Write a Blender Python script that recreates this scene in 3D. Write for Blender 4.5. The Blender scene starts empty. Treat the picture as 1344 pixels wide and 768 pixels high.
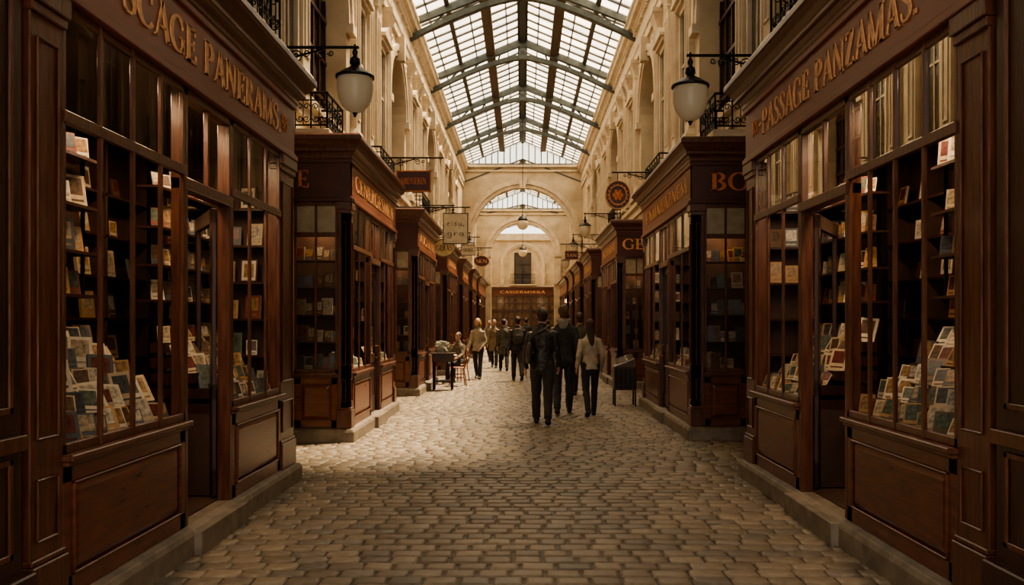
import bpy, math, random
from math import sin, cos, pi, radians
from mathutils import Vector, Matrix, noise
random.seed(7)
S = bpy.context.scene
COL = S.collection
CAMZ = 1.55
F = 2.27      # half width of the aisle at the shop fronts
WA = 3.0      # half width at the upper walls

# ------------------------------------------------------------ materials
MATS = {}
def newmat(name):
    m = bpy.data.materials.new(name); m.use_nodes = True
    nt = m.node_tree; nt.nodes.clear()
    return m, nt, nt.nodes, nt.links
def pbr(name, col, rough=.5, metal=0, var=.25, scale=8, bump=.0, bscale=60, stretch=(1,1,1), spec=.5, col2=None, coat=0, trans=0):
    m, nt, N, L = newmat(name)
    out = N.new('ShaderNodeOutputMaterial'); b = N.new('ShaderNodeBsdfPrincipled')
    L.new(b.outputs[0], out.inputs[0])
    tc = N.new('ShaderNodeTexCoord'); mp = N.new('ShaderNodeMapping'); mp.inputs['Scale'].default_value = stretch
    L.new(tc.outputs['Object'], mp.inputs[0])
    nz = N.new('ShaderNodeTexNoise'); nz.inputs['Scale'].default_value = scale; nz.inputs['Detail'].default_value = 5
    L.new(mp.outputs[0], nz.inputs['Vector'])
    cr = N.new('ShaderNodeValToRGB')
    c2 = col2 or tuple(c*(1-var) for c in col)
    c1 = col if col2 else tuple(min(1, c*(1+var)) for c in col)
    cr.color_ramp.elements[0].color = (*c2, 1); cr.color_ramp.elements[0].position = .32
    cr.color_ramp.elements[1].color = (*c1, 1); cr.color_ramp.elements[1].position = .68
    L.new(nz.outputs['Fac'], cr.inputs[0]); L.new(cr.outputs[0], b.inputs['Base Color'])
    mr = N.new('ShaderNodeMapRange'); mr.inputs['To Min'].default_value = max(.03, rough-.08); mr.inputs['To Max'].default_value = min(1, rough+.1)
    L.new(nz.outputs['Fac'], mr.inputs[0]); L.new(mr.outputs[0], b.inputs['Roughness'])
    b.inputs['Metallic'].default_value = metal
    b.inputs['Specular IOR Level'].default_value = spec
    b.inputs['Coat Weight'].default_value = coat
    b.inputs['Coat Roughness'].default_value = .15
    if bump:
        n2 = N.new('ShaderNodeTexNoise'); n2.inputs['Scale'].default_value = bscale; n2.inputs['Detail'].default_value = 4
        L.new(mp.outputs[0], n2.inputs['Vector'])
        bp = N.new('ShaderNodeBump'); bp.inputs['Strength'].default_value = bump; bp.inputs['Distance'].default_value = .01
        L.new(n2.outputs['Fac'], bp.inputs['Height']); L.new(bp.outputs[0], b.inputs['Normal'])
    MATS[name] = m
    return m
WOOD = pbr('mahogany wood', (.130,.043,.020), .34, scale=5, stretch=(6,6,.7), col2=(.055,.018,.009), bump=.25, bscale=14, coat=.15)
WOODD = pbr('dark mahogany', (.052,.018,.011), .38, scale=5, stretch=(6,6,.7), col2=(.025,.010,.006), bump=.2, bscale=14, coat=.1)
WOODP = pbr('panel mahogany', (.16,.048,.022), .30, scale=4, stretch=(1,1,7), col2=(.075,.023,.011), bump=.2, bscale=10, coat=.2)
FASC = pbr('fascia red brown paint', (.23,.070,.035), .42, scale=3, stretch=(1,.6,4), col2=(.15,.045,.023), bump=.15)
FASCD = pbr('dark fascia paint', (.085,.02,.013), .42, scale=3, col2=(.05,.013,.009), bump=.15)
INT = pbr('interior dark wood', (.052,.023,.013), .6, scale=4, var=.3)
STONE = pbr('plinth limestone', (.19,.15,.11), .62, scale=7, var=.3, bump=.4, bscale=40)
PLAS = pbr('warm plaster', (.62,.50,.34), .75, scale=1.6, col2=(.43,.335,.22), bump=.3, bscale=25)
PLAS2 = pbr('plaster mouldings', (.68,.56,.40), .7, scale=3, col2=(.49,.39,.27), bump=.25, bscale=40)
CEILM = pbr('light blocker plaster', (.16,.125,.09), .8, scale=3)  # dark plaster for the added light-blocking roof over the near bays
IRON = pbr('black wrought iron', (.016,.014,.012), .45, metal=.6, var=.3)
STEEL = pbr('painted roof steel', (.075,.085,.078), .5, metal=.2, var=.25)
BAR = pbr('glazing bar paint', (.085,.078,.065), .55, var=.25)
GILT = pbr('aged gilt', (.66,.34,.16), .5, metal=0, var=.25, scale=20)
GILTD = pbr('dull red gilt', (.58,.19,.07), .5, metal=0, var=.25, scale=20)
CREAM = pbr('cream sign paint', (.55,.46,.31), .6, var=.12)
OCHRE = pbr('ochre sign paint', (.48,.35,.18), .5, var=.2)
BRASS = pbr('brass', (.45,.28,.10), .3, metal=.9)
CURT = pbr('pale blind', (.36,.30,.21), .8, var=.15)
BROWN = pbr('brown purlin',(.09,.065,.045),.6)
RATTAN = pbr('rattan red',(.22,.075,.035),.5)
SKIN = pbr('skin', (.42,.24,.16), .55, var=.08)
def glassmat(name, tint, refl=1.0, rough=.01, base=.035):
    m, nt, N, L = newmat(name)
    out = N.new('ShaderNodeOutputMaterial'); t = N.new('ShaderNodeBsdfTransparent'); g = N.new('ShaderNodeBsdfGlossy')
    t.inputs[0].default_value = (*tint, 1); g.inputs['Roughness'].default_value = rough; g.inputs[0].default_value = (.8,.78,.74,1)
    fr = N.new('ShaderNodeFresnel'); fr.inputs[0].default_value = 1.5
    ad = N.new('ShaderNodeMath'); ad.operation = 'MULTIPLY_ADD'; ad.inputs[1].default_value = refl; ad.inputs[2].default_value = base; ad.use_clamp = True
    mx = N.new('ShaderNodeMixShader')
    tc = N.new('ShaderNodeTexCoord'); nz = N.new('ShaderNodeTexNoise'); nz.inputs['Scale'].default_value = 1.2
    bp = N.new('ShaderNodeBump'); bp.inputs['Strength'].default_value = .03; bp.inputs['Distance'].default_value = .01
    L.new(tc.outputs['Object'], nz.inputs['Vector']); L.new(nz.outputs['Fac'], bp.inputs['Height']); L.new(bp.outputs[0], g.inputs['Normal'])
    L.new(fr.outputs[0], ad.inputs[0]); L.new(ad.outputs[0], mx.inputs[0]); L.new(t.outputs[0], mx.inputs[1]); L.new(g.outputs[0], mx.inputs[2])
    L.new(mx.outputs[0], out.inputs[0])
    return m
GLASS = glassmat('shop glass', (.86,.84,.78), .42)
DGLASS = pbr('shade-toned window glass', (.07,.055,.04), .12, var=.2)  # opaque dark tan: shadow inside the arches is put into this colour
def transl(name, col, f0, f1, tint=(.92,.93,.88)):
    m, nt, N, L = newmat(name)
    out = N.new('ShaderNodeOutputMaterial'); t = N.new('ShaderNodeBsdfTransparent'); t.inputs[0].default_value = (*tint,1)
    tr = N.new('ShaderNodeBsdfTranslucent'); nz = N.new('ShaderNodeTexNoise'); nz.inputs['Scale'].default_value = 1.1; nz.inputs['Detail'].default_value = 6
    tc = N.new('ShaderNodeTexCoord'); mp = N.new('ShaderNodeMapping'); mp.inputs['Scale'].default_value = (.5,1.8,.5)
    L.new(tc.outputs['Object'], mp.inputs[0]); L.new(mp.outputs[0], nz.inputs['Vector'])
    cr = N.new('ShaderNodeValToRGB'); cr.color_ramp.elements[0].color = (*[c*.6 for c in col],1); cr.color_ramp.elements[1].color = (*col,1)
    L.new(nz.outputs['Fac'], cr.inputs[0]); L.new(cr.outputs[0], tr.inputs[0])
    mr = N.new('ShaderNodeMapRange'); mr.inputs['From Min'].default_value = .35; mr.inputs['From Max'].default_value = .65; mr.inputs['To Min'].default_value = f0; mr.inputs['To Max'].default_value = f1
    mx = N.new('ShaderNodeMixShader'); L.new(nz.outputs['Fac'], mr.inputs[0]); L.new(mr.outputs[0], mx.inputs[0])
    L.new(t.outputs[0], mx.inputs[1]); L.new(tr.outputs[0], mx.inputs[2]); L.new(mx.outputs[0], out.inputs[0])
    return m
ROOFG = transl('roof glass', (.72,.68,.59), .15, .6)
def opal():
    m, nt, N, L = newmat('opal glass')
    out = N.new('ShaderNodeOutputMaterial'); b = N.new('ShaderNodeBsdfPrincipled'); tr = N.new('ShaderNodeBsdfTranslucent')
    b.inputs['Base Color'].default_value = (.78,.70,.56,1); b.inputs['Roughness'].default_value = .25
    tr.inputs[0].default_value = (.95,.86,.68,1)
    mx = N.new('ShaderNodeMixShader'); mx.inputs[0].default_value = .5
    L.new(b.outputs[0], mx.inputs[1]); L.new(tr.outputs[0], mx.inputs[2]); L.new(mx.outputs[0], out.inputs[0])
    return m
OPAL = opal()
def floor_mat():
    m, nt, N, L = newmat('worn stone setts')
    out = N.new('ShaderNodeOutputMaterial'); b = N.new('ShaderNodeBsdfPrincipled'); L.new(b.outputs[0], out.inputs[0])
    at = N.new('ShaderNodeAttribute'); at.attribute_name = 'Col'
    tc = N.new('ShaderNodeTexCoord'); nz = N.new('ShaderNodeTexNoise'); nz.inputs['Scale'].default_value = 18; nz.inputs['Detail'].default_value = 6
    L.new(tc.outputs['Object'], nz.inputs['Vector'])
    mx = N.new('ShaderNodeMix'); mx.data_type = 'RGBA'; mx.blend_type = 'MULTIPLY'; mx.inputs['Factor'].default_value = .7
    cr = N.new('ShaderNodeValToRGB'); cr.color_ramp.elements[0].position = .3; cr.color_ramp.elements[0].color = (.56,.52,.48,1); cr.color_ramp.elements[1].position = .7; cr.color_ramp.elements[1].color = (1,1,1,1)
    L.new(nz.outputs['Fac'], cr.inputs[0]); L.new(at.outputs['Color'], mx.inputs['A']); L.new(cr.outputs[0], mx.inputs['B'])
    L.new(mx.outputs['Result'], b.inputs['Base Color'])
    mr = N.new('ShaderNodeMapRange'); mr.inputs['To Min'].default_value = .40; mr.inputs['To Max'].default_value = .64
    L.new(nz.outputs['Fac'], mr.inputs[0]); L.new(mr.outputs[0], b.inputs['Roughness'])
    b.inputs['Specular IOR Level'].default_value = .45
    bp = N.new('ShaderNodeBump'); bp.inputs['Strength'].default_value = .4; bp.inputs['Distance'].default_value = .005
    L.new(nz.outputs['Fac'], bp.inputs['Height']); L.new(bp.outputs[0], b.inputs['Normal'])
    return m
SETT = floor_mat()

# ------------------------------------------------------------ mesh builder
class MB:
    def __init__(s): s.v = []; s.f = []; s.m = []
    def box(s, x0,x1,y0,y1,z0,z1, mi=0):
        x0,x1 = sorted((x0,x1)); y0,y1 = sorted((y0,y1)); z0,z1 = sorted((z0,z1))
        n = len(s.v)
        s.v += [(x0,y0,z0),(x1,y0,z0),(x1,y1,z0),(x0,y1,z0),(x0,y0,z1),(x1,y0,z1),(x1,y1,z1),(x0,y1,z1)]
        s.f += [(n,n+3,n+2,n+1),(n+4,n+5,n+6,n+7),(n,n+1,n+5,n+4),(n+1,n+2,n+6,n+5),(n+2,n+3,n+7,n+6),(n+3,n,n+4,n+7)]
        s.m += [mi]*6
    def poly(s, pts, mi=0):
        n = len(s.v); s.v += [tuple(p) for p in pts]; s.f.append(tuple(range(n, n+len(pts)))); s.m.append(mi)
    def loft(s, rings, closed=True, cap=True, mi=0):
        n = len(s.v); k = len(rings[0])
        for r in rings: s.v += [tuple(p) for p in r]
        for i in range(len(rings)-1):
            for j in range(k if closed else k-1):
                a = n+i*k+j; b = n+i*k+(j+1)%k
                s.f.append((a,b,b+k,a+k)); s.m.append(mi)
        if cap and closed:
            s.f.append(tuple(n+j for j in range(k))[::-1]); s.f.append(tuple(n+(len(rings)-1)*k+j for j in range(k))); s.m += [mi,mi]
    def tube(s, pts, r, n=6, mi=0):
        pts = [Vector(p) for p in pts]; rings = []
        for i,p in enumerate(pts):
            d = (pts[min(i+1,len(pts)-1)]-pts[max(i-1,0)])
            if d.length < 1e-9: d = Vector((0,0,1))
            d.normalize()
            h = Vector((0,0,1)) if abs(d.z) < .9 else Vector((1,0,0))
            a = d.cross(h).normalized(); b = d.cross(a)
            rr = r[i] if isinstance(r,(list,tuple)) else r
            rings.append([p+(a*cos(2*pi*k/n)+b*sin(2*pi*k/n))*rr for k in range(n)])
        s.loft(rings, mi=mi)
    def lathe(s, prof, c, n=20, mi=0):
        s.loft([[(c[0]+r*cos(2*pi*k/n), c[1]+r*sin(2*pi*k/n), c[2]+z) for k in range(n)] for r,z in prof], mi=mi)
    def ell(s, c, r, n=12, mi=0):
        s.loft([[(c[0]+r[0]*sin(t)*cos(2*pi*k/n), c[1]+r[1]*sin(t)*sin(2*pi*k/n), c[2]-r[2]*cos(t)) for k in range(n)]
                for t in [pi*(i+.15)/(n*.5+.3) for i in range(n//2+1)]], mi=mi)
    def limb(s, pts, rad, n=12, flat0=False, flat1=False):
        pts = [Vector(p) for p in pts]; rings = []; N = len(pts)
        for i,p in enumerate(pts):
            d = (pts[min(i+1,N-1)]-pts[max(i-1,0)]).normalized()
            X = Vector((1,0,0))
            if abs(d.x) > .9: X = Vector((0,0,1))
            a = (X-d*d.dot(X)).normalized(); b = d.cross(a)
            r = rad[i]; rx,ry = r if isinstance(r,(tuple,list)) else (r,r)
            ring = lambda q,k: [q+a*rx*k*cos(2*pi*j/n)+b*ry*k*sin(2*pi*j/n) for j in range(n)]
            m = min(rx,ry)
            if i == 0 and not flat0: rings += [ring(p-d*m*.8,.45), ring(p-d*m*.45,.85)]
            rings.append(ring(p,1))
            if i == N-1 and not flat1: rings += [ring(p+d*m*.45,.85), ring(p+d*m*.8,.45)]
        s.loft(rings)
    def build(s, name, mats, parent=None, origin=None, bevel=0, smooth=False, rings=None):
        me = bpy.data.meshes.new(name)
        o0 = Vector(origin) if origin is not None else (Vector(parent['base']) if parent is not None and 'base' in parent else Vector((0,0,0)))
        me.from_pydata([(v[0]-o0.x, v[1]-o0.y, v[2]-o0.z) for v in s.v], [], s.f)
        if not isinstance(mats,(list,tuple)): mats = [mats]
        for m in mats: me.materials.append(m)
        if len(mats) > 1: me.polygons.foreach_set('material_index', s.m)
        if smooth: me.polygons.foreach_set('use_smooth', [True]*len(me.polygons))
        me.update()
        ob = bpy.data.objects.new(name, me); COL.objects.link(ob)
        if parent is not None:
            ob.parent = parent
            if 'base' in parent: ob['base'] = parent['base']
        elif origin is not None: ob.location = origin
        if bevel:
            b = ob.modifiers.new('bevel','BEVEL'); b.width = bevel; b.segments = 1; b.limit_method = 'ANGLE'
        return ob
def tag(o, label, cat, group=None):
    o['label'] = label; o['category'] = cat
    if group: o['group'] = group
    return o
def thing(name, loc, label, cat, group=None, rz=0, local=False):
    o = bpy.data.objects.new(name, None); COL.objects.link(o); o.location = loc; o.rotation_euler.z = rz
    o.empty_display_size = .1
    o['base'] = (0,0,0) if local else tuple(loc)
    return tag(o, label, cat, group)
def struct(o): o['kind'] = 'structure'; return o
def dup(root, loc, rot=None, label=None, group=None, scale=None):
    r = root.copy(); COL.objects.link(r); r.location = loc
    if rot is not None: r.rotation_euler = rot
    if scale is not None: r.scale = scale
    if label: r['label'] = label
    if group: r['group'] = group
    for ch in list(root.children):
        c = ch.copy(); COL.objects.link(c); c.parent = r
        for g in list(ch.children):
            d = g.copy(); COL.objects.link(d); d.parent = c
    return r

# ------------------------------------------------------------ lettering
T, t_ = .16, .07
def _rib(pts, w):
    out = []; n = len(pts); L = []; R = []
    for i in range(n):
        a = pts[max(i-1,0)]; b = pts[min(i+1,n-1)]
        dx,dy = b[0]-a[0], b[1]-a[1]; l = math.hypot(dx,dy) or 1
        ww = (w[i] if isinstance(w,list) else w)/2
        L.append((pts[i][0]-dy/l*ww, pts[i][1]+dx/l*ww)); R.append((pts[i][0]+dy/l*ww, pts[i][1]-dx/l*ww))
    for i in range(n-1): out.append([L[i],R[i],R[i+1],L[i+1]])
    return out
def _rect(x0,x1,y0,y1): return [[(x0,y0),(x1,y0),(x1,y1),(x0,y1)]]
def _stem(x,w): return _rect(x-w/2,x+w/2,0,1)+_rect(x-w/2-.06,x+w/2+.06,0,.05)+_rect(x-w/2-.06,x+w/2+.06,.95,1)
def _arc(cx,cy,rx,ry,a0,a1,n=14,thin=t_,thick=T):
    pts=[];w=[]
    for i in range(n+1):
        a = radians(a0+(a1-a0)*i/n); pts.append((cx+rx*cos(a),cy+ry*sin(a))); w.append(thin+(thick-thin)*abs(cos(a))**1.5)
    return _rib(pts,w)
def _S():
    p=[(.52,.74),(.50,.88),(.40,.96),(.28,.97),(.16,.90),(.13,.77),(.20,.64),(.34,.53),(.48,.41),(.53,.27),(.49,.12),(.36,.03),(.22,.03),(.12,.11),(.08,.27)]
    return _rib(p,[.05,.06,.06,.07,.09,.12,.14,.15,.14,.12,.09,.07,.06,.06,.05])
LET = {
 'P': (.66, _stem(.17,T)+_arc(.24,.73,.32,.25,-90,90)+_rect(.2,.26,.95,1)+_rect(.2,.26,.45,.51)),
 'A': (.78, _rib([(.1,0),(.4,1)],t_)+_rib([(.38,1),(.68,0)],T)+_rect(.2,.56,.29,.36)+_rect(.01,.2,0,.05)+_rect(.57,.79,0,.05)),
 'S': (.62, _S()),
 'C': (.78, _arc(.42,.5,.34,.475,42,318,20)+_rect(.64,.69,.66,.9)),
 'G': (.84, _arc(.42,.5,.34,.475,42,318,20)+_rect(.62,.74,.05,.44)+_rect(.54,.8,.42,.46)+_rect(.64,.69,.68,.9)),
 'E': (.68, _stem(.17,T)+_rect(.2,.58,.925,1)+_rect(.2,.48,.465,.54)+_rect(.2,.61,0,.085)+_rect(.53,.59,.78,1)+_rect(.56,.63,0,.26)+_rect(.44,.49,.38,.63)),
 'N': (.88, _stem(.15,t_)+_stem(.72,t_)+_rib([(.14,1),(.73,0)],T)),
 'R': (.74, _stem(.17,T)+_arc(.24,.75,.28,.23,-90,90)+_rect(.2,.26,.95,1)+_rect(.2,.3,.49,.55)+_rib([(.32,.52),(.62,0)],.13)+_rect(.55,.75,0,.05)),
 'M': (1.02, _stem(.13,t_)+_stem(.84,T)+_rib([(.13,1),(.47,.02)],T)+_rib([(.47,.02),(.82,1)],t_)),
 'Z': (.68, _rect(.08,.6,.93,1)+_rect(.06,.62,0,.07)+_rib([(.54,.98),(.12,.02)],T)+_rect(.08,.13,.8,1)+_rect(.57,.62,0,.2)),
 'B': (.70, _stem(.17,T)+_arc(.24,.75,.27,.225,-90,90)+_arc(.24,.27,.31,.25,-90,90)),
 'O': (.84, _arc(.42,.5,.34,.475,0,360,26)),
 'I': (.34, _stem(.17,T)), 'L': (.62, _stem(.17,T)+_rect(.2,.56,0,.07)+_rect(.51,.57,0,.24)),
 'U': (.8, _rib([(.16,1),(.16,.35),(.24,.1),(.42,.02),(.58,.1),(.66,.35),(.66,1)],[T,T,.12,.07,.06,t_,t_])),
 'e': (.5, _rib([(.1,.3),(.36,.36),(.34,.5),(.2,.52),(.1,.38),(.12,.15),(.25,.04),(.4,.12)],.05)),
 'i': (.28, _rib([(.12,.5),(.12,.1),(.2,.04)],.05)+_rect(.09,.15,.64,.71)),
 's': (.42, _rib([(.32,.44),(.2,.52),(.1,.42),(.22,.28),(.32,.16),(.2,.04),(.06,.1)],.05)),
 'u': (.5, _rib([(.08,.5),(.1,.14),(.2,.04),(.34,.14),(.36,.5),(.38,.08),(.44,.04)],.05)),
 'g': (.5, _rib([(.36,.5),(.2,.52),(.1,.36),(.18,.1),(.34,.16),(.37,.5),(.36,-.1),(.24,-.25),(.08,-.16)],.05)),
 'r': (.4, _rib([(.1,.5),(.12,.04)],.05)+_rib([(.12,.34),(.22,.5),(.34,.46)],.05)),
 'a': (.5, _rib([(.34,.44),(.2,.52),(.1,.3),(.2,.06),(.34,.2),(.36,.5),(.38,.06),(.46,.04)],.05)),
 '.': (.28, _rect(.07,.2,0,.13)), '-': (.4, _rect(.05,.33,.42,.54)), ' ': (.42, []),
 '*': (.9, _arc(.3,.62,.16,.2,0,300,10,.04,.08)+_arc(.55,.4,.15,.18,180,480,10,.04,.08)+_rib([(.15,.2),(.4,.5),(.75,.75)],[.03,.06,.03])),
}
def lettering(txt, length, height, fn, mat, parent, depth=.008):
    tot = sum(LET[c][0] for c in txt); u = 0; k = length/tot
    for c in txt:
        w, polys = LET[c]; mb = MB()
        for p in polys:
            q = [(u+a*k, b*height) for a,b in p]
            mb.loft([[fn(a,b,0) for a,b in q],[fn(a,b,depth) for a,b in q]])
        if polys: mb.build('ornament' if c in '*-' else 'letter', GILTD if c=='*' else mat, parent)
        u += w*k

# ------------------------------------------------------------ floor
def build_floor():
    V=[];Fc=[];C=[]
    y=0.2; row=0; dy=.150
    while y < 62:
        x = -3.3 + (.5 if row%2 else 0)*.215 + random.uniform(-.02,.02)
        while x < 3.3:
            w = random.uniform(.185,.238); g=.006; j=lambda: random.uniform(-.004,.004)
            x0,x1,y0,y1 = x+g,x+w-g,y+g,y+dy-g
            wob = .005*sin(x*2.3+row*.7)
            h = random.uniform(-.002,.003); tx=random.uniform(-.002,.002); ty=random.uniform(-.002,.002)
            o=[(x0+j(),y0+j()+wob),(x1+j(),y0+j()+wob),(x1+j(),y1+j()+wob),(x0+j(),y1+j()+wob)]
            cx,cy=(x0+x1)/2,(y0+y1)/2+wob
            inset=lambda b:[(p[0]+(b if p[0]<cx else -b), p[1]+(b if p[1]<cy else -b)) for p in o]
            n=len(V); hz=lambda p:h+(tx if p[0]<cx else -tx)+(ty if p[1]<cy else -ty)
            V += [(p[0],p[1],-.020) for p in o]+[(p[0],p[1],hz(p)-.004) for p in inset(.008)]+[(p[0],p[1],hz(p)) for p in inset(.026)]
            for q in (0,4):
                m=n+q
                Fc += [(m,m+1,m+5,m+4),(m+1,m+2,m+6,m+5),(m+2,m+3,m+7,m+6),(m+3,m,m+4,m+7)]
            Fc.append((n+8,n+9,n+10,n+11))
            r=random.random(); base=Vector((.26,.205,.145))*random.uniform(.72,1.16)
            if r<.22: base=Vector((.215,.18,.14))*random.uniform(.72,1.1)
            C += [base]*9
            x += w
        y += dy; row += 1
    n=len(V); V += [(-3.4,-1,-.0155),(3.4,-1,-.0155),(3.4,62.3,-.0155),(-3.4,62.3,-.0155)]; Fc.append((n,n+1,n+2,n+3)); C.append(Vector((.045,.034,.024)))
    me=bpy.data.meshes.new('floor'); me.from_pydata(V,[],Fc); me.materials.append(SETT)
    ca=me.color_attributes.new('Col','FLOAT_COLOR','CORNER'); buf=[]
    for p,c in zip(me.polygons,C): buf += [c[0],c[1],c[2],1]*len(p.vertices)
    ca.data.foreach_set('color',buf)
    me.polygons.foreach_set('use_smooth',[True]*len(me.polygons))
    o=bpy.data.objects.new('floor',me); COL.objects.link(o); struct(o)
build_floor()

# ------------------------------------------------------------ upper walls
def arch_panel(mb, fn, u0,u1,v0,v1,uc,hw,sill,spring,depth,n=20):
    q=lambda pts: mb.poly([fn(*p) for p in pts])
    q([(u0,v0,0),(uc-hw,v0,0),(uc-hw,v1,0),(u0,v1,0)]); q([(uc+hw,v0,0),(u1,v0,0),(u1,v1,0),(uc+hw,v1,0)])
    if sill>v0: q([(uc-hw,v0,0),(uc+hw,v0,0),(uc+hw,sill,0),(uc-hw,sill,0)]); q([(uc-hw,sill,0),(uc+hw,sill,0),(uc+hw,sill,-depth),(uc-hw,sill,-depth)])
    pts=[(uc-hw*cos(pi*i/n), spring+hw*sin(pi*i/n)) for i in range(n+1)]
    for i in range(n):
        a,b=pts[i],pts[i+1]
        q([(a[0],a[1],0),(b[0],b[1],0),(b[0],v1,0),(a[0],v1,0)])
        q([(a[0],a[1],0),(a[0],a[1],-depth),(b[0],b[1],-depth),(b[0],b[1],0)])
    for sx in (-1,1): q([(uc+sx*hw,sill,0),(uc+sx*hw,spring,0),(uc+sx*hw,spring,-depth),(uc+sx*hw,sill,-depth)])
def archivolt(mb, fn, uc, hw, spring, wid, pr, n=20, base=None):
    for (r0,r1,p) in ((hw,hw+wid*.45,pr*.6),(hw+wid*.45,hw+wid,pr)):
        rings=[]
        for i in range(n+1):
            c,s_=-cos(pi*i/n),sin(pi*i/n)
            rings.append([fn(uc+r*c, spring+r*s_, w) for r,w in ((r0,0),(r0,p),(r1,p),(r1,0))])
        if base is not None:
            rings=[[fn(uc-r, base, w) for r,w in ((r0,0),(r0,p),(r1,p),(r1,0))]]+rings+[[fn(uc+r, base, w) for r,w in ((r0,0),(r0,p),(r1,p),(r1,0))]]
        mb.loft(rings)
ZS = 9.5; ZP = 10.75
BAYS = [(2.5,9.5),(9.5,16.5),(16.5,23.5),(23.5,30.5),(30.5,37.5)]
GAPS = {-1:[(8.3,11.0),(14.9,18.0),(21.8,25.0),(28.8,31.5),(35.0,37.5),(41,42)], 1:[(8.5,11.2),(15.8,20.0),(24,27.5),(31,33),(36.5,38),(41,42)]}
tn=[0]; wn=[0]
def trimname(): tn[0]+=1; return 'trim_%d'%tn[0]
def winname(): wn[0]+=1; return 'window_%d'%wn[0]
pil_me=None
for s in (-1,1):
    fn=lambda u,v,w,s=s: (s*(WA-w),u,v)
    mb=MB()
    for a,b in BAYS: arch_panel(mb,fn,a,b,4.0,ZS,(a+b)/2,1.25,4.75,6.65,.4)
    mb.box(s*WA,s*(WA+.3),-1,2.5,4.0,ZS); mb.box(s*WA,s*(WA+.3),37.5,42,4.0,ZS)
    mb.box(s*(WA+.41),s*(WA+.5),-1,42,3.95,ZS)
    mb.box(s*WA,s*(WA+.3),-1,2.15,-.02,4.02)
    for a,b in GAPS[s]: mb.box(s*WA,s*(WA+.25),a-.05,b+.05,-.02,4.02)
    mb.poly([(s*WA,-1,4.0),(s*WA,42,4.0),(s*(WA+.9),42,4.0),(s*(WA+.9),-1,4.0)])
    struct(mb.build('wall_left' if s<0 else 'wall_right', PLAS))
    mb=MB(); prof=[(0,8.35),(.06,8.35),(.06,8.55),(.09,8.58),(.09,8.78),(.05,8.8),(.05,9.12),(.13,9.16),(.15,9.22),(.24,9.26),(.26,9.38),(.3,9.42),(.3,9.5),(0,9.5)]
    mb.loft([[fn(y,z,w) for w,z in prof] for y in (-1,42)])
    y=8
    while y<41.9:
        mb.box(s*(WA-.05),s*(WA-.12),y,y+.1,9.03,9.15); y+=.2
    struct(mb.build(trimname(),PLAS2))
    mb=MB(); prof=[(0,4.35),(.05,4.35),(.05,4.5),(.12,4.55),(.12,4.66),(0,4.7)]
    mb.loft([[fn(y,z,w) for w,z in prof] for y in (-1,42)]); struct(mb.build(trimname(),PLAS2))
    for bi,(a,b) in enumerate(BAYS):
        c=(a+b)/2
        mb=MB(); archivolt(mb,fn,c,1.25,6.65,.26,.09); 
        mb.loft([[fn(c+q*k,z,w) for q,w in ((-1,0),(-1,.2),(1,.2),(1,0))] for k,z in ((.11,7.8),(.17,8.35))])
        for q in (-1,1):
            mb.box(*[s*(WA+.0),s*(WA-.12)],c+q*1.25,c+q*1.53,6.5,6.66)
            mb.loft([[fn(c+q*1.12+r*cos(2*pi*i/14),8.02+r*sin(2*pi*i/14),w) for i in range(14)] for r,w in ((.19,0),(.19,.04),(.15,.06),(.12,.03),(.07,.05),(.03,.08))])
        struct(mb.build(trimname(),PLAS2))
        mb=MB(); d=.34
        for k in range(7):
            u=c-1.2+k*.4; zt=6.65+math.sqrt(max(0,1.25**2-(u-c)**2)); mb.box(s*(WA+d),s*(WA+d+.05),u-.025,u+.025,4.75,zt)
        for z in (4.8,5.3,5.95,6.65): mb.box(s*(WA+d-.01),s*(WA+d+.04),c-1.25,c+1.25,z-.03,z+.03)
        w=struct(mb.build(winname(),WOODD,origin=(s*WA,c,4.75)))
        g=MB(); n=18
        g.poly([fn(c-1.25,4.75,-.385),fn(c+1.25,4.75,-.385)]+[fn(c+1.25*cos(pi*i/n),6.65+1.25*sin(pi*i/n),-.385) for i in range(n+1)])
        w['base']=(s*WA,c,4.75); g.build('pane',DGLASS,w)
        for q in (-1,1):
            u=c+q*2.36; mb=MB()
            for (u0,u1,z0,z1,p) in ((u-.36,u-.28,4.85,7.35,.07),(u+.28,u+.36,4.85,7.35,.07),(u-.36,u+.36,7.27,7.38,.07),(u-.44,u+.44,7.38,7.46,.14),(u-.5,u+.5,7.46,7.53,.2),(u-.42,u+.42,4.78,4.88,.12),(u-.015,u+.015,4.88,7.27,.03),(u-.28,u+.28,6.3,6.34,.03)):
                mb.box(s*WA,s*(WA-p),u0,u1,z0,z1)
            mb.loft([[fn(u-.46,7.53,p),fn(u+.46,7.53,p),fn(u,7.78,p)] for p in (0,.18)])
            w=struct(mb.build(winname(),PLAS2,origin=(s*WA,u,4.8))); w['base']=(s*WA,u,4.8)
            g=MB(); g.box(s*WA,s*(WA-.012),u-.28,u+.28,4.88,7.27); g.build('pane',DGLASS,w)
        for u in (c-3.1,c-1.78,c+1.78,c+3.1):
            if pil_me is None:
                mb=MB()
                def ring(hw,pr,z): return [(-.0,-hw,z),(pr,-hw,z),(pr,hw,z),(0,hw,z)]
                mb.loft([ring(h,p,z) for h,p,z in ((.24,.17,0),(.24,.17,.14),(.21,.14,.2),(.18,.11,.24),(.17,.10,3.1),(.18,.11,3.14),(.20,.13,3.18),(.17,.11,3.22),(.19,.13,3.32),(.25,.2,3.5),(.27,.22,3.52),(.27,.22,3.62))])
                mb.box(.1,.13,-.11,-.07,.4,2.95); mb.box(.1,.13,.07,.11,.4,2.95); mb.box(.1,.13,-.07,.07,.4,.44); mb.box(.1,.13,-.07,.07,2.91,2.95)
                o=mb.build(trimname(),PLAS2,origin=None); pil_me=o.data
            else:
                o=bpy.data.objects.new(trimname(),pil_me); COL.objects.link(o)
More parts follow.
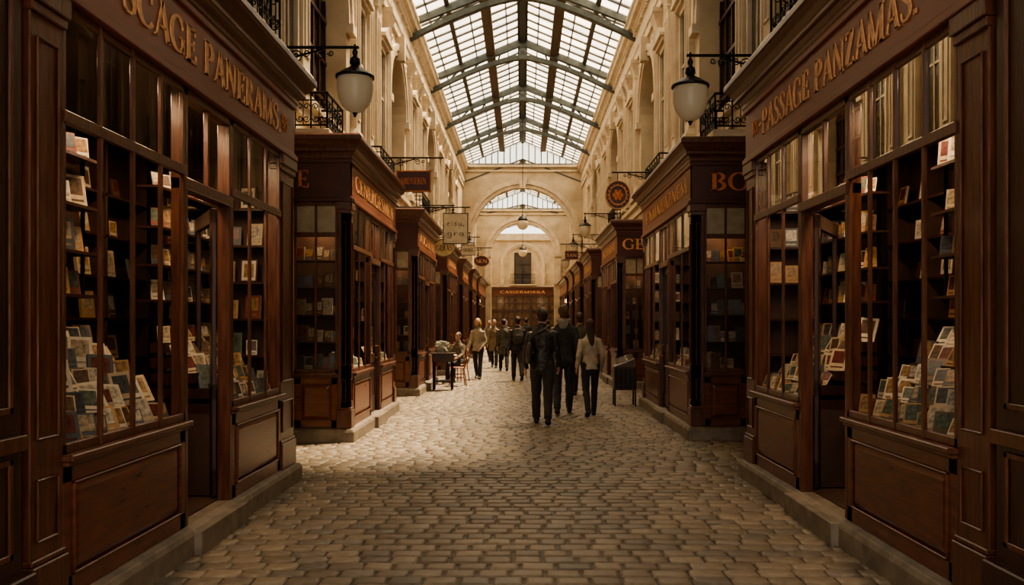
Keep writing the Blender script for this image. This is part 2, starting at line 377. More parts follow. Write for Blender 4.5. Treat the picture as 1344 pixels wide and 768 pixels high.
            o.location=(s*WA,u,4.72); o.rotation_euler.z = 0 if s<0 else pi
            struct(o)

# ------------------------------------------------------------ end walls and far bays
def gable(y, r, spring, zt, zp, name):
    fn=lambda u,v,w,y=y:(u,y-w,v)
    mb=MB(); arch_panel(mb,fn,-3.4,3.4,-.02,zt,0,r,-.02,spring,.35)
    fb=lambda u,v,w,y=y:(u,y+.35-w,v); arch_panel(mb,fb,-3.4,3.4,-.02,zt,0,r,-.02,spring,0)
    struct(mb.build(name,PLAS))
    mb=MB(); archivolt(mb,fn,0,r,spring,.4,.22,base=4.0)
    mb.box(-3.0,3.0,y-.16,y,zt-.12,zt); mb.box(-3.0,3.0,y-.1,y,zt-.34,zt-.26)
    mb.loft([[fn(q*k,z,w) for q,w in ((-1,0),(-1,.3),(1,.3),(1,0))] for k,z in ((.14,spring+r-.05),(.22,spring+r+.5))])
    for q in (-1,1):
        mb.box(q*r,q*(r+.44),y-.28,y,spring-.16,spring)
    struct(mb.build(trimname(),PLAS2))
    mb=MB()
    mb.box(-3,3,y-.04,y+.04,zt,zt+.08)
    for i in range(-9,10):
        x=i*.31; zz=zt+(zp-zt)*(1-abs(x)/3.0); mb.box(x-.025,x+.025,y-.03,y+.03,zt,zz)
    w=struct(mb.build(winname(),BAR,origin=(0,y,zt))); w['base']=(0,y,zt)
    g=MB(); g.poly([(-3,y,zt),(3,y,zt),(0,y,zp)]); g.build('pane',ROOFG,w)
gable(42,2.5,5.85,ZS,ZP,'wall_back_near'); gable(52,1.95,5.85,8.64,9.8,'wall_back_middle')
mb=MB(); arch_panel(mb,lambda u,v,w:(u,-1+w,v),-3.4,3.4,-.02,ZS,0,2.7,-.02,5.6,.3); struct(mb.build('light_block_wall_front',PLAS))  # added unseen wall behind the camera, its arch limits light from behind
mb=MB(); mb.box(-3.4,3.4,62,62.3,-.02,8.2)
for s in (-1,1):
    mb.box(s*3.0,s*3.3,42.35,52,-.02,8.7); mb.box(s*3.0,s*3.3,52.35,62,-.02,8.2)
struct(mb.build('wall_back_far',PLAS))
mb=MB()
for x in (-2.7,2.7): mb.box(x-.16,x+.16,61.88,62,4.3,7.7)
archivolt(mb,lambda u,v,w:(u,62-w,v),0,1.35,5.9,.3,.2,base=4.4)
mb.box(-3,3,61.8,62,7.7,8.2); mb.box(-3,3,61.85,62,4.2,4.4)
for y0,y1 in ((42.4,52),(52.4,62)):
    for s in (-1,1):
        for k in range(4):
            y=y0+1+(y1-y0-2)*k/3; mb.box(s*2.85,s*3.0,y-.2,y+.2,4.2,8.0)
struct(mb.build(trimname(),PLAS2))
mb=MB(); 
for x in (-.62,-.03,.56): mb.box(x,x+.06,61.9,61.97,4.5,6.8)
for z in (4.5,5.2,5.9,6.74): mb.box(-.62,.62,61.9,61.97,z,z+.06)
w=struct(mb.build(winname(),WOODD,origin=(0,62,4.5))); w['base']=(0,62,4.5)
g=MB(); g.box(-.62,.62,61.96,61.99,4.5,6.8); g.build('pane',DGLASS,w)

# ------------------------------------------------------------ glass roof
def roofbay(y0,y1,zs,zp,hw=3.0):
    for s in (-1,1):
        mb=MB(); L=math.hypot(hw,zp-zs); n=9
        P=lambda k,y,o=0:(s*hw*(1-k),y,zs+(zp-zs)*k+o)
        ny=int(round((y1-y0)/.62))
        for i in range(ny+1):
            y=y0+(y1-y0)*i/ny; b=.032
            mb.loft([[P(0,y-b,-.04),P(0,y+b,-.04),P(0,y+b,.03),P(0,y-b,.03)],[P(1,y-b,-.04),P(1,y+b,-.04),P(1,y+b,.03),P(1,y-b,.03)]])
        for k,wd in ((.0,.08),(.17,.016),(.34,.06),(.51,.016),(.68,.06),(.84,.016),(.97,.07)):
            d=wd/L
            mb.loft([[P(k-d,y,-.05 if wd>.02 else -.02),P(k+d,y,-.05 if wd>.02 else -.02),P(k+d,y,.04),P(k-d,y,.04)] for y in (y0,y1)])
        w=struct(mb.build(winname(),BAR,origin=(s*hw,y0,zs))); w['base']=(s*hw,y0,zs)
        g=MB(); g.poly([P(0,y0),P(0,y1),P(1,y1),P(1,y0)]); g.build('pane',ROOFG,w)
RY=[12,17,22,27,32,37,42]
for a,b in zip(RY[:-1],RY[1:]): roofbay(a,b,ZS,ZP)
roofbay(42,52,8.64,9.8); roofbay(52,62,8.2,8.95)
mb=MB(); mb.box(-3.3,3.3,-1,12,ZS,ZS+.2); struct(mb.build('light_block_ceiling',CEILM))  # added opaque roof out of view, blocks sun and sky over the foreground
def truss(y):
    t=thing('roof_truss',(0,y,ZS),'','truss','roof trusses'); 
    for s in (-1,1):
        mb=MB(); mb.loft([[(s*3.0,y-.07,ZS-.02),(s*3.0,y+.07,ZS-.02),(s*3.0,y+.07,ZS-.18),(s*3.0,y-.07,ZS-.18)],[(0,y-.07,ZP-.02),(0,y+.07,ZP-.02),(0,y+.07,ZP-.24),(0,y-.07,ZP-.24)]])
        mb.build('rafter',STEEL,t)
    zc=lambda x: ZS-.42+1.12*(1-abs(x/3)**1.45)
    mb=MB(); n=20; rings=[]
    for i in range(n+1):
        x=-3+6*i/n; z=zc(x)
        rings.append([(x,y-.09,z),(x,y+.09,z),(x,y+.09,z-.14),(x,y-.09,z-.14)])
    mb.loft(rings); mb.build('arched_chord',STEEL,t)
    for x in (-2.4,-1.6,-.8,.8,1.6,2.4):
        mb=MB(); z1=ZS+(ZP-ZS)*(1-abs(x)/3)-.1
        mb.tube([(x,y,zc(x)-.05),(x*.86,y,z1+.05)],.03,6); mb.build('web_bar',STEEL,t)
    mb=MB(); mb.lathe([(.02,-.25),(.1,-.2),(.12,-.1),(.1,0),(.14,.1)],(0,y,ZP-.35),12); mb.build('boss',STEEL,t)
    return t
tr0=truss(12); ordn=['nearest','second nearest','third nearest','fourth nearest','fifth nearest','farthest before the first arch']
trs=[tr0]+[dup(tr0,(0,y,ZS)) for y in (17,22,27,32,37)]
for t,nm in zip(trs,ordn): t['label']='grey steel roof truss with arched chord, %s of the row'%nm
dup(tr0,(0,47,8.6),label='grey steel roof truss seen through the first end arch')
mb=MB()
mb.box(-.09,.09,12,42,ZP-.16,ZP+.03)
struct(mb.build(trimname(),STEEL))
for x in (-1.02,1.02):
    mb=MB(); z=ZS+(ZP-ZS)*(1-abs(x)/3); mb.box(x-.14,x+.14,12,42,z-.16,z-.02); struct(mb.build(trimname(),BROWN))

# ------------------------------------------------------------ display goods
def cmat(n,c,r=.55): return pbr(n,c,r,var=.15,scale=25)
COLS={'cream':(.36,.28,.18),'ochre':(.30,.17,.07),'dark red':(.14,.03,.02),'grey green':(.09,.11,.075),'slate':(.06,.065,.07),'brown':(.11,.06,.03),'white':(.44,.38,.29)}
CM={k:cmat(k+' paper',v) for k,v in COLS.items()}
PICT={k:pbr(k+' picture',tuple(min(1,c*1.05) for c in v),.4,scale=30,col2=tuple(c*.2 for c in v)) for k,v in COLS.items()}
card_protos={}
def card_proto(kind,c1,c2):
    key=(kind,c1,c2)
    if key in card_protos: return card_protos[key]
    if kind=='card': w,h,d=.115,.165,.004
    elif kind=='book': w,h,d=.15,.215,.026
    else: w,h,d=.2,.26,.02
    mb=MB(); mb.box(-w/2,w/2,0,d,0,h)
    b=w*.14
    if kind=='book':
        mb.box(-w/2+.004,w/2+.001,.004,d-.004,-.001,h+.001,1)
        mb.box(-w/2+b,w/2-b,-.0015,0,h*.35,h*.9,2); mb.box(-w/2+b,w/2-b,-.0015,0,h*.14,h*.2,2)
    elif kind=='card':
        mb.box(-w/2+b*.6,w/2-b*.6,-.0012,0,h*.3,h*.93,2); mb.box(-w/2+b,w/2-b,-.0012,0,h*.1,h*.15,2)
    else:
        mb.box(-w/2+.02,w/2-.02,-.001,0,.02,h-.02,1); mb.box(-w/2+.045,w/2-.045,-.002,0,.055,h-.055,2)
    nm={'card':'postcard','book':'book','frame':'framed_print'}[kind]
    me=mb.build(nm,[CM[c1] if kind!='frame' else WOODD,CM['white'],PICT[c2]])
    card_protos[key]=me
    return me
used=set()
def put(kind,c1,c2,loc,rz,tilt,label,cat,group,sc=1,roll=0):
    p=card_proto(kind,c1,c2)
    if p.name in used:
        o=p.copy(); COL.objects.link(o)
    else:
        used.add(p.name); o=p
    o.location=loc; o.rotation_euler=(-tilt,roll,rz); o.scale=(sc,sc,sc)
    tag(o,label,cat,group)
    return o
KEYS=list(COLS)
SHELFORD=['lowest','second','third','fourth','fifth','sixth','top']

# ------------------------------------------------------------ shops
def shop(s,d0,d1,segs,label,where,near=None,text=None,ntext=None,det=2,tmat=None,power=14,nshelf=None):
    root=thing('shop',(s*F,d0,0),label,'shop')
    bv=.006 if det>=2 else 0
    bev=dict(bevel=bv)
    side=lambda u,v,w:(s*(F-w),u,v)
    nf=lambda u,v,w:(s*u,d0-w,v)
    def fb(mb,fn,u0,u1,v0,v1,w0,w1):
        a=fn(u0,v0,w0); b=fn(u1,v1,w1); mb.box(a[0],b[0],a[1],b[1],a[2],b[2])
    IN=3.0
    def rectring(p,z,q=0):
        y0=d0-(p if near is not None else 0); y1=d1+p; a=s*(F-p); b=s*IN
        return [(a,y0,z),(b,y0,z),(b,y1,z),(a,y1,z)]
    mb=MB(); mb.loft([rectring(p,z) for p,z in ((.07,-.01),(.07,.13),(.05,.165),(0,.18))]); mb.build('plinth',STONE,root,**bev)
    mb=MB(); mb.loft([rectring(p,z) for p,z in ((.02,3.70),(.04,3.72),(.04,3.76),(.07,3.79),(.10,3.80),(.10,3.84),(.14,3.88),(.17,3.93),(.19,3.935),(.19,3.99),(.16,4.02))]); mb.build('cornice',WOOD,root,**bev)
    mb=MB(); fb(mb,side,d0,d1,3.17,3.72,-.12,.01)
    fb(mb,side,d0,d1,3.15,3.2,-.1,.045); fb(mb,side,d0,d1,3.2,3.225,-.1,.025); fb(mb,side,d0,d1,3.66,3.71,-.1,.035)
    fs=mb.build('fascia',FASC,root,**bev)
    fn2=fs
    if near is not None:
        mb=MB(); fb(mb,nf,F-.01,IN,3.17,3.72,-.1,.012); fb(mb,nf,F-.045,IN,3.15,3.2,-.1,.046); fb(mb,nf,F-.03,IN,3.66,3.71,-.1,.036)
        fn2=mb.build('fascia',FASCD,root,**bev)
    if text:
        tx,a,b,zc,h=text
        if s<0: lettering(tx,b-a,h,lambda u,v,w:(s*(F-.011-w),a+u,zc-h/2+v),tmat or GILT,fs)
        else: lettering(tx,b-a,h,lambda u,v,w:(s*(F-.011-w),b-u,zc-h/2+v),tmat or GILT,fs)
    if ntext:
        tx,x0,x1,zc,h,mm=ntext
        lettering(tx,x1-x0,h,lambda u,v,w:(x0+u,d0-.013-w,zc-h/2+v),mm,fn2)
    def pilaster(fn,u0,u1):
        mb=MB(); fb(mb,fn,u0,u1,.18,3.16,-.12,.0)
        fb(mb,fn,u0-.012,u1+.012,.18,.42,-.1,.025); fb(mb,fn,u0-.006,u1+.006,.42,.45,-.1,.014)
        fb(mb,fn,u0-.012,u1+.012,3.0,3.05,-.1,.02); fb(mb,fn,u0-.02,u1+.02,3.05,3.15,-.1,.035)
        m=.045
        if u1-u0>.14:
            for (z0,z1) in ((.52,.82),(1.0,2.9)):
                fb(mb,fn,u0+m,u1-m,z0,z0+.014,0,.012); fb(mb,fn,u0+m,u1-m,z1-.014,z1,0,.012); fb(mb,fn,u0+m,u0+m+.014,z0,z1,0,.012); fb(mb,fn,u1-m-.014,u1-m,z0,z1,0,.012)
        mb.build('pilaster',WOOD,root,**bev)
    def panel(fn,u0,u1,z0=.18,z1=.84):
        mb=MB(); fb(mb,fn,u0,u1,z0,z1,-.08,-.02)
        r=.085
        fb(mb,fn,u0,u1,z0,z0+r+.02,-.05,.0); fb(mb,fn,u0,u1,z1-r,z1,-.05,.0); fb(mb,fn,u0,u0+r,z0,z1,-.05,0); fb(mb,fn,u1-r,u1,z0,z1,-.05,0)
        a0,a1,b0,b1=u0+r+.02,u1-r-.02,z0+r+.04,z1-r-.02
        k=.035
        if a1-a0>.12:
            mb.loft([[fn(a0,b0,-.02),fn(a1,b0,-.02),fn(a1,b1,-.02),fn(a0,b1,-.02)],[fn(a0,b0,-.012),fn(a1,b0,-.012),fn(a1,b1,-.012),fn(a0,b1,-.012)],[fn(a0+k,b0+k,.004),fn(a1-k,b0+k,.004),fn(a1-k,b1-k,.004),fn(a0+k,b1-k,.004)]])
            m=.014
            for (x0,x1,y0,y1) in ((a0-.02,a1+.02,b0-.02,b0-.02+m),(a0-.02,a1+.02,b1+.02-m,b1+.02),(a0-.02,a0-.02+m,b0-.02,b1+.02),(a1+.02-m,a1+.02,b0-.02,b1+.02)):
                fb(mb,fn,x0,x1,y0,y1,-.01,.014)
        mb.build('base_panel',WOODP,root,**bev)
        mb=MB(); fb(mb,fn,u0-.005,u1+.005,.84,.865,-.08,.03); fb(mb,fn,u0-.01,u1+.01,.865,.9,-.1,.055); mb.build('sill',WOOD,root,**bev)
    def window(fn,u0,u1,nc,opalt=False,zt=2.58,zb=.9):
        mb=MB(); z1=3.15; st=.03
        fb(mb,fn,u0,u0+st,zb,z1,-.03,.0); fb(mb,fn,u1-st,u1,zb,z1,-.03,.0)
        fb(mb,fn,u0,u1,zb,zb+.05,-.03,.0); fb(mb,fn,u0,u1,z1-.05,z1,-.03,.0); fb(mb,fn,u0,u1,zt-.03,zt+.03,-.03,.012)
        for i in range(1,nc):
            u=u0+(u1-u0)*i/nc; fb(mb,fn,u-.014,u+.014,zb,z1,-.018,.006)
        w=mb.build('window_frame',WOOD,root,bevel=.003 if det>=2 else 0)
        if not opalt:
            g=MB(); g.poly([fn(u0,zt,-.012),fn(u1,zt,-.012),fn(u1,z1,-.012),fn(u0,z1,-.012)]); g.build('pane',GLASS,w)
        else:
            g=MB(); fb(g,fn,u0,u1,zt,z1,-.035,-.025); b=g.build('blind',CURT,w); b['label']='pale roller blind behind the top panes'
    def door(fn,u0,u1,openleaf):
        mb=MB(); fb(mb,fn,u0,u0+.05,.18,3.15,-.1,.0); fb(mb,fn,u1-.05,u1,.18,3.15,-.1,.0); fb(mb,fn,u0,u1,2.46,2.54,-.1,.01); fb(mb,fn,u0,u1,3.09,3.15,-.1,0)
        um=(u0+u1)/2; fb(mb,fn,um-.012,um+.012,2.54,3.1,-.05,-.01)
        w=mb.build('door_frame',WOOD,root,**bev)
        g=MB(); g.poly([fn(u0,2.54,-.03),fn(u1,2.54,-.03),fn(u1,3.1,-.03),fn(u0,3.1,-.03)]); g.build('pane',GLASS,w)
        mb=MB(); fb(mb,fn,u0-.02,u1+.02,-.01,.16,0,.12); mb.build('door_step',STONE,root,**bev)
        lw=u1-u0-.1
        if openleaf:
            ca,sa=.5,.866
            lf=lambda a,v,w:(s*(F+.13+a*ca-w*sa),u1-.03+a*sa+w*ca,v)
        else:
            lf=lambda a,v,w:(s*(F+.08-w),u0+.05+a,v)
        def lbox(mb,a0,a1,v0,v1,w0,w1):
            mb.loft([[lf(a0,v0,w),lf(a1,v0,w),lf(a1,v1,w),lf(a0,v1,w)] for w in (w0,w1)])
        mb=MB()
        for (a0,a1,v0,v1) in ((0,.09,.2,2.45),(lw-.09,lw,.2,2.45),(0,lw,.2,.42),(0,lw,.95,1.08),(0,lw,2.33,2.45)): lbox(mb,a0,a1,v0,v1,-.02,.02)
        lbox(mb,.05,lw-.05,.3,1.0,-.01,.008)
        dr=mb.build('door',WOODD,root,**bev)
        if det<3:
            g=MB(); g.poly([lf(.09,1.08,0),lf(lw-.09,1.08,0),lf(lw-.09,2.33,0),lf(.09,2.33,0)]); g.build('pane',GLASS,dr)
        mb=MB(); mb.tube([lf(lw-.05,1.02,.02),lf(lw-.05,1.02,.07),lf(lw-.05,1.2,.07),lf(lw-.05,1.2,.02)],.01,6); mb.build('handle',BRASS,dr)
    wins=[]
    for sg in segs:
        if sg[0]=='p': pilaster(side,sg[1],sg[2])
        elif sg[0]=='w': panel(side,sg[1],sg[2]); window(side,sg[1],sg[2],sg[3]); wins.append(sg)
        else: door(side,sg[1],sg[2],sg[3])
    if near is not None:
        pilaster(nf,F,F+.16); panel(nf,F+.16,IN); window(nf,F+.16,IN,near,opalt=True,zt=2.72)
    BK=3.75; i0=IN if near is not None else F+.1
    mb=MB(); mb.box(s*BK,s*(BK+.06),d0-.0,d1,.1,3.3); mb.box(s*i0,s*BK,d0+.0,d0+.05,.1,3.3) ; mb.box(s*(F+.1),s*BK,d1-.06,d1,.1,3.3)
    mb.box(s*(F+.1),s*BK,d0,d1,.1,.19); mb.box(s*(F+.1),s*BK,d0+.05,d1,3.18,3.24); mb.build('interior_lining',INT,root)
    mb=MB(); mb.box(s*(F+.0),s*IN,d1-.01,d1+.0,.18,3.16); mb.build('end_panel',WOODD,root)
    rz=radians(90)*(1 if s<0 else -1)
    zsh=[.55,.9,1.25,1.6,1.95,2.3,2.65]
    def wares(z,p0,p1,fix,axis,rot,step,where2,prob=.92,kinds=('book','book','frame','card')):
        u=p0
        while u<p1:
            if random.random()<prob:
                c=random.choice(['cream','brown','white','brown','ochre','dark red','slate','grey green']); k=random.choice(kinds)
                nm={'book':'book','frame':'framed print','card':'card'}[k]
                lab='%s %s on the %s'%(c if k!='frame' else 'dark',nm,where2)
                loc=(fix,u,z) if axis=='y' else (u,fix,z)
                put(k,c,random.choice(KEYS),loc,rot+random.uniform(-.2,.2),random.uniform(.05,.2),lab,nm,'books, prints and cards in the %s'%where,sc=random.uniform(.75,1.1))
            u+=step*random.uniform(.85,1.25)
    bx0,bx1=BK-.25,BK-.02
    if det>=1:
        b0,b1=d0+(2.4 if det==3 else .5),d1-.45
        bc=thing('bookcase',(s*bx0,b0,.19),'tall dark bookcase along the back wall inside the %s'%where,'bookcase')
        mb=MB(); mb.box(s*bx1,s*(bx1-.02),b0,b1,.19,3.1)
        n=max(2,int((b1-b0)/.85)); 
        for i in range(n+1):
            y=b0+(b1-b0)*i/n; mb.box(s*bx0,s*bx1,y-.015,y+.015,.19,3.1)
        mb.build('case',INT,bc)
        for si,z in enumerate(zsh):
            mb=MB(); mb.box(s*bx0,s*bx1,b0,b1,z-.022,z); mb.build('shelf',WOODD,bc)
            if det==3 and si>0: wares(z,b0+.12,b1-.1,s*(bx0+.06),'y',rz,.42,'%s shelf of the back bookcase, %s'%(SHELFORD[si],where))
        e0,e1=F+.14,BK-.3
        ec=thing('bookcase',(s*e0,d1-.3,.19),'dark bookcase across the far end wall inside the %s'%where,'bookcase')
        mb=MB(); mb.box(s*e0,s*e1,d1-.1,d1-.08,.19,3.1)
        for i in range(3):
            x=e0+(e1-e0)*i/2; mb.box(s*(x-.012),s*(x+.012),d1-.3,d1-.08,.19,3.1)
        mb.build('case',INT,ec)
        for si,z in enumerate(zsh):
            mb=MB(); mb.box(s*e0,s*e1,d1-.3,d1-.08,z-.022,z); mb.build('shelf',WOODD,ec)
            if det>=2: 
                xs=sorted((s*(e0+.1),s*(e1-.08))); wares(z,xs[0],xs[1],d1-.22,'x',0,.17 if det==3 else .34,'%s shelf of the end bookcase, %s'%(SHELFORD[si],where))
    for wi,w in enumerate(wins):
        if det<2: continue
        wn_=['near','far'][wi%2]
        u0,u1=w[1]+.04,w[2]-.04; tiers=5 if det==3 else 2; sp=.12
        st=thing('display_stand',(s*(F+.1),u0,.88),'stepped wooden display stand behind the %s window of the %s'%(wn_,where),'display stand')
        mb=MB()
        for k in range(tiers): mb.box(s*(F+.06+k*sp),s*(F+.06+tiers*sp),u0,u1,.84+k*.12,.92+k*.12)
        mb.build('steps',WOODD,st)
        mb=MB(); mb.box(s*(F+.1),s*(F+.06+tiers*sp),u0,u1,.2,.84); mb.build('cabinet',INT,st)
        for k in range(tiers):
            y=u0+.05; z=.92+k*.12
            while y<u1-.04:
                c=random.choice(['cream','cream','white','white','ochre','brown','slate']); c2=random.choice(KEYS)
                kind='card' if random.random()<.75 else 'book'
                put(kind,c,c2,(s*(F+.09+k*sp),y,z),rz+(radians(-38) if s<0 else radians(38))+random.uniform(-.25,.25),random.uniform(.3,.75),
                    '%s %s on the %s tier of the %s window display, %s'%(c,'card' if kind=='card' else 'booklet',SHELFORD[k],wn_,where),'card' if kind=='card' else 'booklet','display cards in the %s windows'%where,sc=random.uniform(.72,1.05),roll=random.uniform(-.12,.12))
                y+=random.uniform(.10,.14) if det==3 else .3
        if det==3:
            for k,z in enumerate((1.74,2.02,2.32,2.64)):
                sn=['lowest','lower middle','upper middle','top'][k]
                sh=thing('wall_shelf',(s*2.85,u0,z),'%s narrow wooden shelf hung behind the %s window of the %s'%(sn,wn_,where),'shelf')
                mb=MB(); mb.box(s*2.85,s*3.02,u0-.03,u1+.03,z-.02,z); mb.build('board',WOODD,sh)
                for u in (u0,u1):
                    mb=MB(); mb.box(s*2.93,s*2.95,u-.01,u+.01,z,3.18); mb.build('hanger',IRON,sh)
                y=u0+.08
                while y<u1-.06:
                    c=random.choice(['cream','white','brown','ochre','slate','dark red']); 
                    put(random.choice(['book','card']),c,random.choice(KEYS),(s*2.9,y,z),rz+(radians(-35) if s<0 else radians(35)),random.uniform(.1,.3),'%s booklet on the %s hung shelf, %s window, %s'%(c,sn,wn_,where),'booklet','booklets on hung shelves, %s'%where,sc=random.uniform(.75,1.0))
                    y+=random.uniform(.115,.165)
    if near is not None and nshelf:
        for si in range(5):
            z=.95+si*.36
            sh=thing('window_shelf',(s*(F+.2),d0+.1,z),'%s shelf behind the narrow end window of the %s'%(SHELFORD[si],where),'shelf')
            mb=MB(); mb.box(s*(F+.18),s*(IN+.2),d0+.1,d0+.3,z-.018,z); mb.build('board',WOODD,sh)
            x=F+.24
            while x<IN+.02:
                c=random.choice(['cream','brown','ochre','brown','dark red','slate','brown','slate'])
                put(random.choice(['book','card','book']),c,random.choice(KEYS),(s*x,d0+.16,z),random.uniform(-.25,.25),random.uniform(.05,.25),'%s booklet on the %s shelf of the end window, %s'%(c,SHELFORD[si],where),'booklet','goods in the end window of the %s'%where,sc=random.uniform(.7,1.05))
                x+=nshelf*random.uniform(.8,1.3)
        mb=MB(); mb.box(s*(F+.1),s*(IN+.3),d0+.42,d0+.45,.2,3.1); b=mb.build('backing_board',INT,root)
    l=bpy.data.lights.new('shop fill light','AREA'); l.shape='RECTANGLE'; l.size=.25; l.size_y=max(.5,(d1-d0)*.6); l.energy=power; l.color=(1,.70,.43)  # added fill lamp to brighten the shop goods, no real fixture
    lo=bpy.data.objects.new('shop_fill_light',l); COL.objects.link(lo); lo.location=(s*(F+.35),(d0+d1)/2,3.12)
    if near is not None and nshelf:
        l=bpy.data.lights.new('window fill light','AREA'); l.size=.25; l.energy=power*.35; l.color=(1,.68,.38)  # extra fill added over the end-window shelves, no real fixture
        lo=bpy.data.objects.new('window_fill_light',l); COL.objects.link(lo); lo.location=(s*2.7,d0+.17,3.1)
    return root

shop(-1,3.86,8.3,[('p',3.86,4.14),('w',4.14,5.64,4),('d',5.64,6.55,True),('w',6.55,7.85,3),('p',7.85,8.3)],
     'large mahogany shop front nearest on the left with gilt lettering','nearest left shop',text=('SCAGE PANERAMS.*',4.72,8.1,3.45,.24),det=3,power=36)
shop(1,4.08,8.5,[('p',4.08,4.38),('w',4.38,5.86,4),('d',5.86,6.88,True),('w',6.88,8.2,3),('p',8.2,8.5)],
     'large mahogany shop front nearest on the right with gilt lettering','nearest right shop',text=('*-PASSAGE PANZAMAS.',4.78,8.25,3.45,.24),det=3,power=36)
def std(d0,d1):
    m=(d0+d1)/2; return [('p',d0,d0+.2),('w',d0+.2,m-.42,3),('d',m-.42,m+.42,False),('w',m+.42,d1-.2,3),('p',d1-.2,d1)]
shop(-1,11.0,14.9,std(11.0,14.9),'mahogany corner shop, second on the left, end panel lettered E','second left shop',near=2,text=('CENERGESMEN',11.3,14.6,3.45,.22),ntext=('E',-2.96,-2.79,3.45,.23,GILTD),nshelf=.10,det=2,power=22)
shop(1,11.2,15.8,std(11.2,15.8),'mahogany corner shop, second on the right, end panel lettered BO','second right shop',near=2,text=('ENMNEAZNEM',11.5,15.3,3.45,.22),ntext=('BO',2.50,3.03,3.45,.24,GILTD),nshelf=.10,det=2,power=22)
shop(-1,18.0,21.8,std(18,21.8),'third shop on the left, behind the cream hanging sign','third left shop',near=2,text=('ASCERNE',18.4,21.4,3.45,.2),nshelf=.22,det=1,power=18)
shop(1,20.0,24.0,std(20,24),'third shop on the right, end panel lettered GE','third right shop',near=2,text=('BOEMSE',20.4,23.6,3.45,.2),ntext=('GE',2.38,2.92,3.45,.25,GILT),nshelf=.22,det=1,power=18)
for s,d0,d1,o in ((-1,25,28.8,'fourth'),(-1,31.5,35,'fifth'),(-1,37.5,41,'sixth'),(1,27.5,31,'fourth'),(1,33,36.5,'fifth'),(1,38,41,'sixth'),(-1,43,51,'seventh'),(1,43,51,'seventh')):
    sd='left' if s<0 else 'right'
    shop(s,d0,d1,std(d0,d1),'%s mahogany shop front along the %s side of the passage'%(o,sd),'%s %s shop'%(o,sd),near=2,text=('SEMERNA',d0+.5,d1-.5,3.45,.2) if d0<36 else None,det=0,power=20)
for s,d1 in ((-1,3.80),(1,4.02)):
    root=thing('corner_pier',(s*2.15,2.2,0),'dark panelled wooden pier at the %s edge of the passage, closest of all'%('left' if s<0 else 'right'),'pier')
    mb=MB(); mb.box(s*(F-.0),s*2.98,2.2,d1,.0,3.98); mb.build('body',WOODD,root,bevel=.006)
    mb=MB()
    for y0,y1 in ((2.3,2.95),(3.05,d1-.08)):
        for z0,z1 in ((.5,.95),(1.15,3.1)):
            mb.box(s*(F-.012),s*F,y0,y1,z0,z0+.03); mb.box(s*(F-.012),s*F,y0,y1,z1-.03,z1); mb.box(s*(F-.012),s*F,y0,y0+.03,z0,z1); mb.box(s*(F-.012),s*F,y1-.03,y1,z0,z1)
    mb.box(s*(F-.04),s*F,2.2,d1-.02,.98,1.05); mb.build('moulding',WOOD,root,bevel=.004)
    mb=MB(); mb.box(s*(F-.06),s*2.98,2.2,d1+.02,-.01,.42); mb.build('plinth',WOODD,root,bevel=.008)
    mb=MB(); mb.box(s*(F-.2),s*2.98,2.2,d1-.02,3.75,3.99); mb.box(s*(F-.08),s*2.98,2.2,d1,3.15,3.22); mb.build('cornice',WOOD,root,bevel=.006)
root=thing('shop',(0,61.8,0),'small storefront closing the far end of the passage under a dark lettered fascia','shop')
mb=MB(); mb.box(-2.4,2.4,61.6,61.95,3.6,4.15); mb.box(-2.5,2.5,61.5,61.95,4.13,4.25); fs=mb.build('fascia',FASCD,root)
lettering('CASSERMSERA',3.3,.2,lambda u,v,w:(-1.65+u,61.59-w,3.78+v),GILT,fs)
mb=MB()
for x in (-2.35,-1.45,-.6,.6,1.45,2.35): mb.box(x-.09,x+.09,61.6,61.95,0,3.6)
mb.box(-2.4,2.4,61.65,61.95,2.45,2.6)
for x0,x1 in ((-2.4,-.6),(.6,2.4)): mb.box(x0,x1,61.65,61.95,0,.9)
for x in (-1.9,-1.02,1.02,1.9,0): mb.box(x-.025,x+.025,61.75,61.95,.2,3.6)
for z in (1.4,1.95,3.05): mb.box(-2.4,2.4,61.76,61.95,z-.02,z+.02)
mb.build('framework',WOODD,root)
mb=MB(); mb.box(-2.4,2.4,61.9,61.98,0,3.6); mb.build('glazing',pbr('warm dim glazing',(.16,.09,.045),.3,var=.8,scale=9),root)
for x in (-1.6,1.4):
    l=bpy.data.lights.new('end lamp','POINT'); l.energy=10; l.color=(1,.65,.3); l.shadow_soft_size=.15
    lo=bpy.data.objects.new('end_lamp',l); COL.objects.link(lo); lo.location=(x,60.5,3.2)

# ------------------------------------------------------------ balconies
def spiral(c,r0,turns,fn,flip=1,n=18,a0=0):
    return [fn(c[0]+flip*r0*(1-.75*i/n)*cos(a0+turns*2*pi*i/n), c[1]+r0*(1-.75*i/n)*sin(a0+turns*2*pi*i/n)) for i in range(n+1)]
def railpanel(fn,u0,u1,h):
    mb=MB()
    for z,r in ((h,.018),(h-.1,.01),(.05,.012)): mb.tube([fn(u0,z),fn(u1,z)],r,6)
    n=max(2,int(round((u1-u0)/.3))); w=(u1-u0)/n
    for i in range(n+1): mb.tube([fn(u0+i*w,0),fn(u0+i*w,h)],.012,6)
    for i in range(n):
        c=u0+(i+.5)*w
        for q in (1,-1):
            mb.tube(spiral((c+q*w*.22,h*.62),w*.2,1.2,fn,q),.008,5); mb.tube(spiral((c+q*w*.2,h*.28),w*.22,1.2,fn,-q,a0=pi),.008,5)
        mb.tube([fn(c,.05),fn(c,h-.1)],.007,5)
    return mb
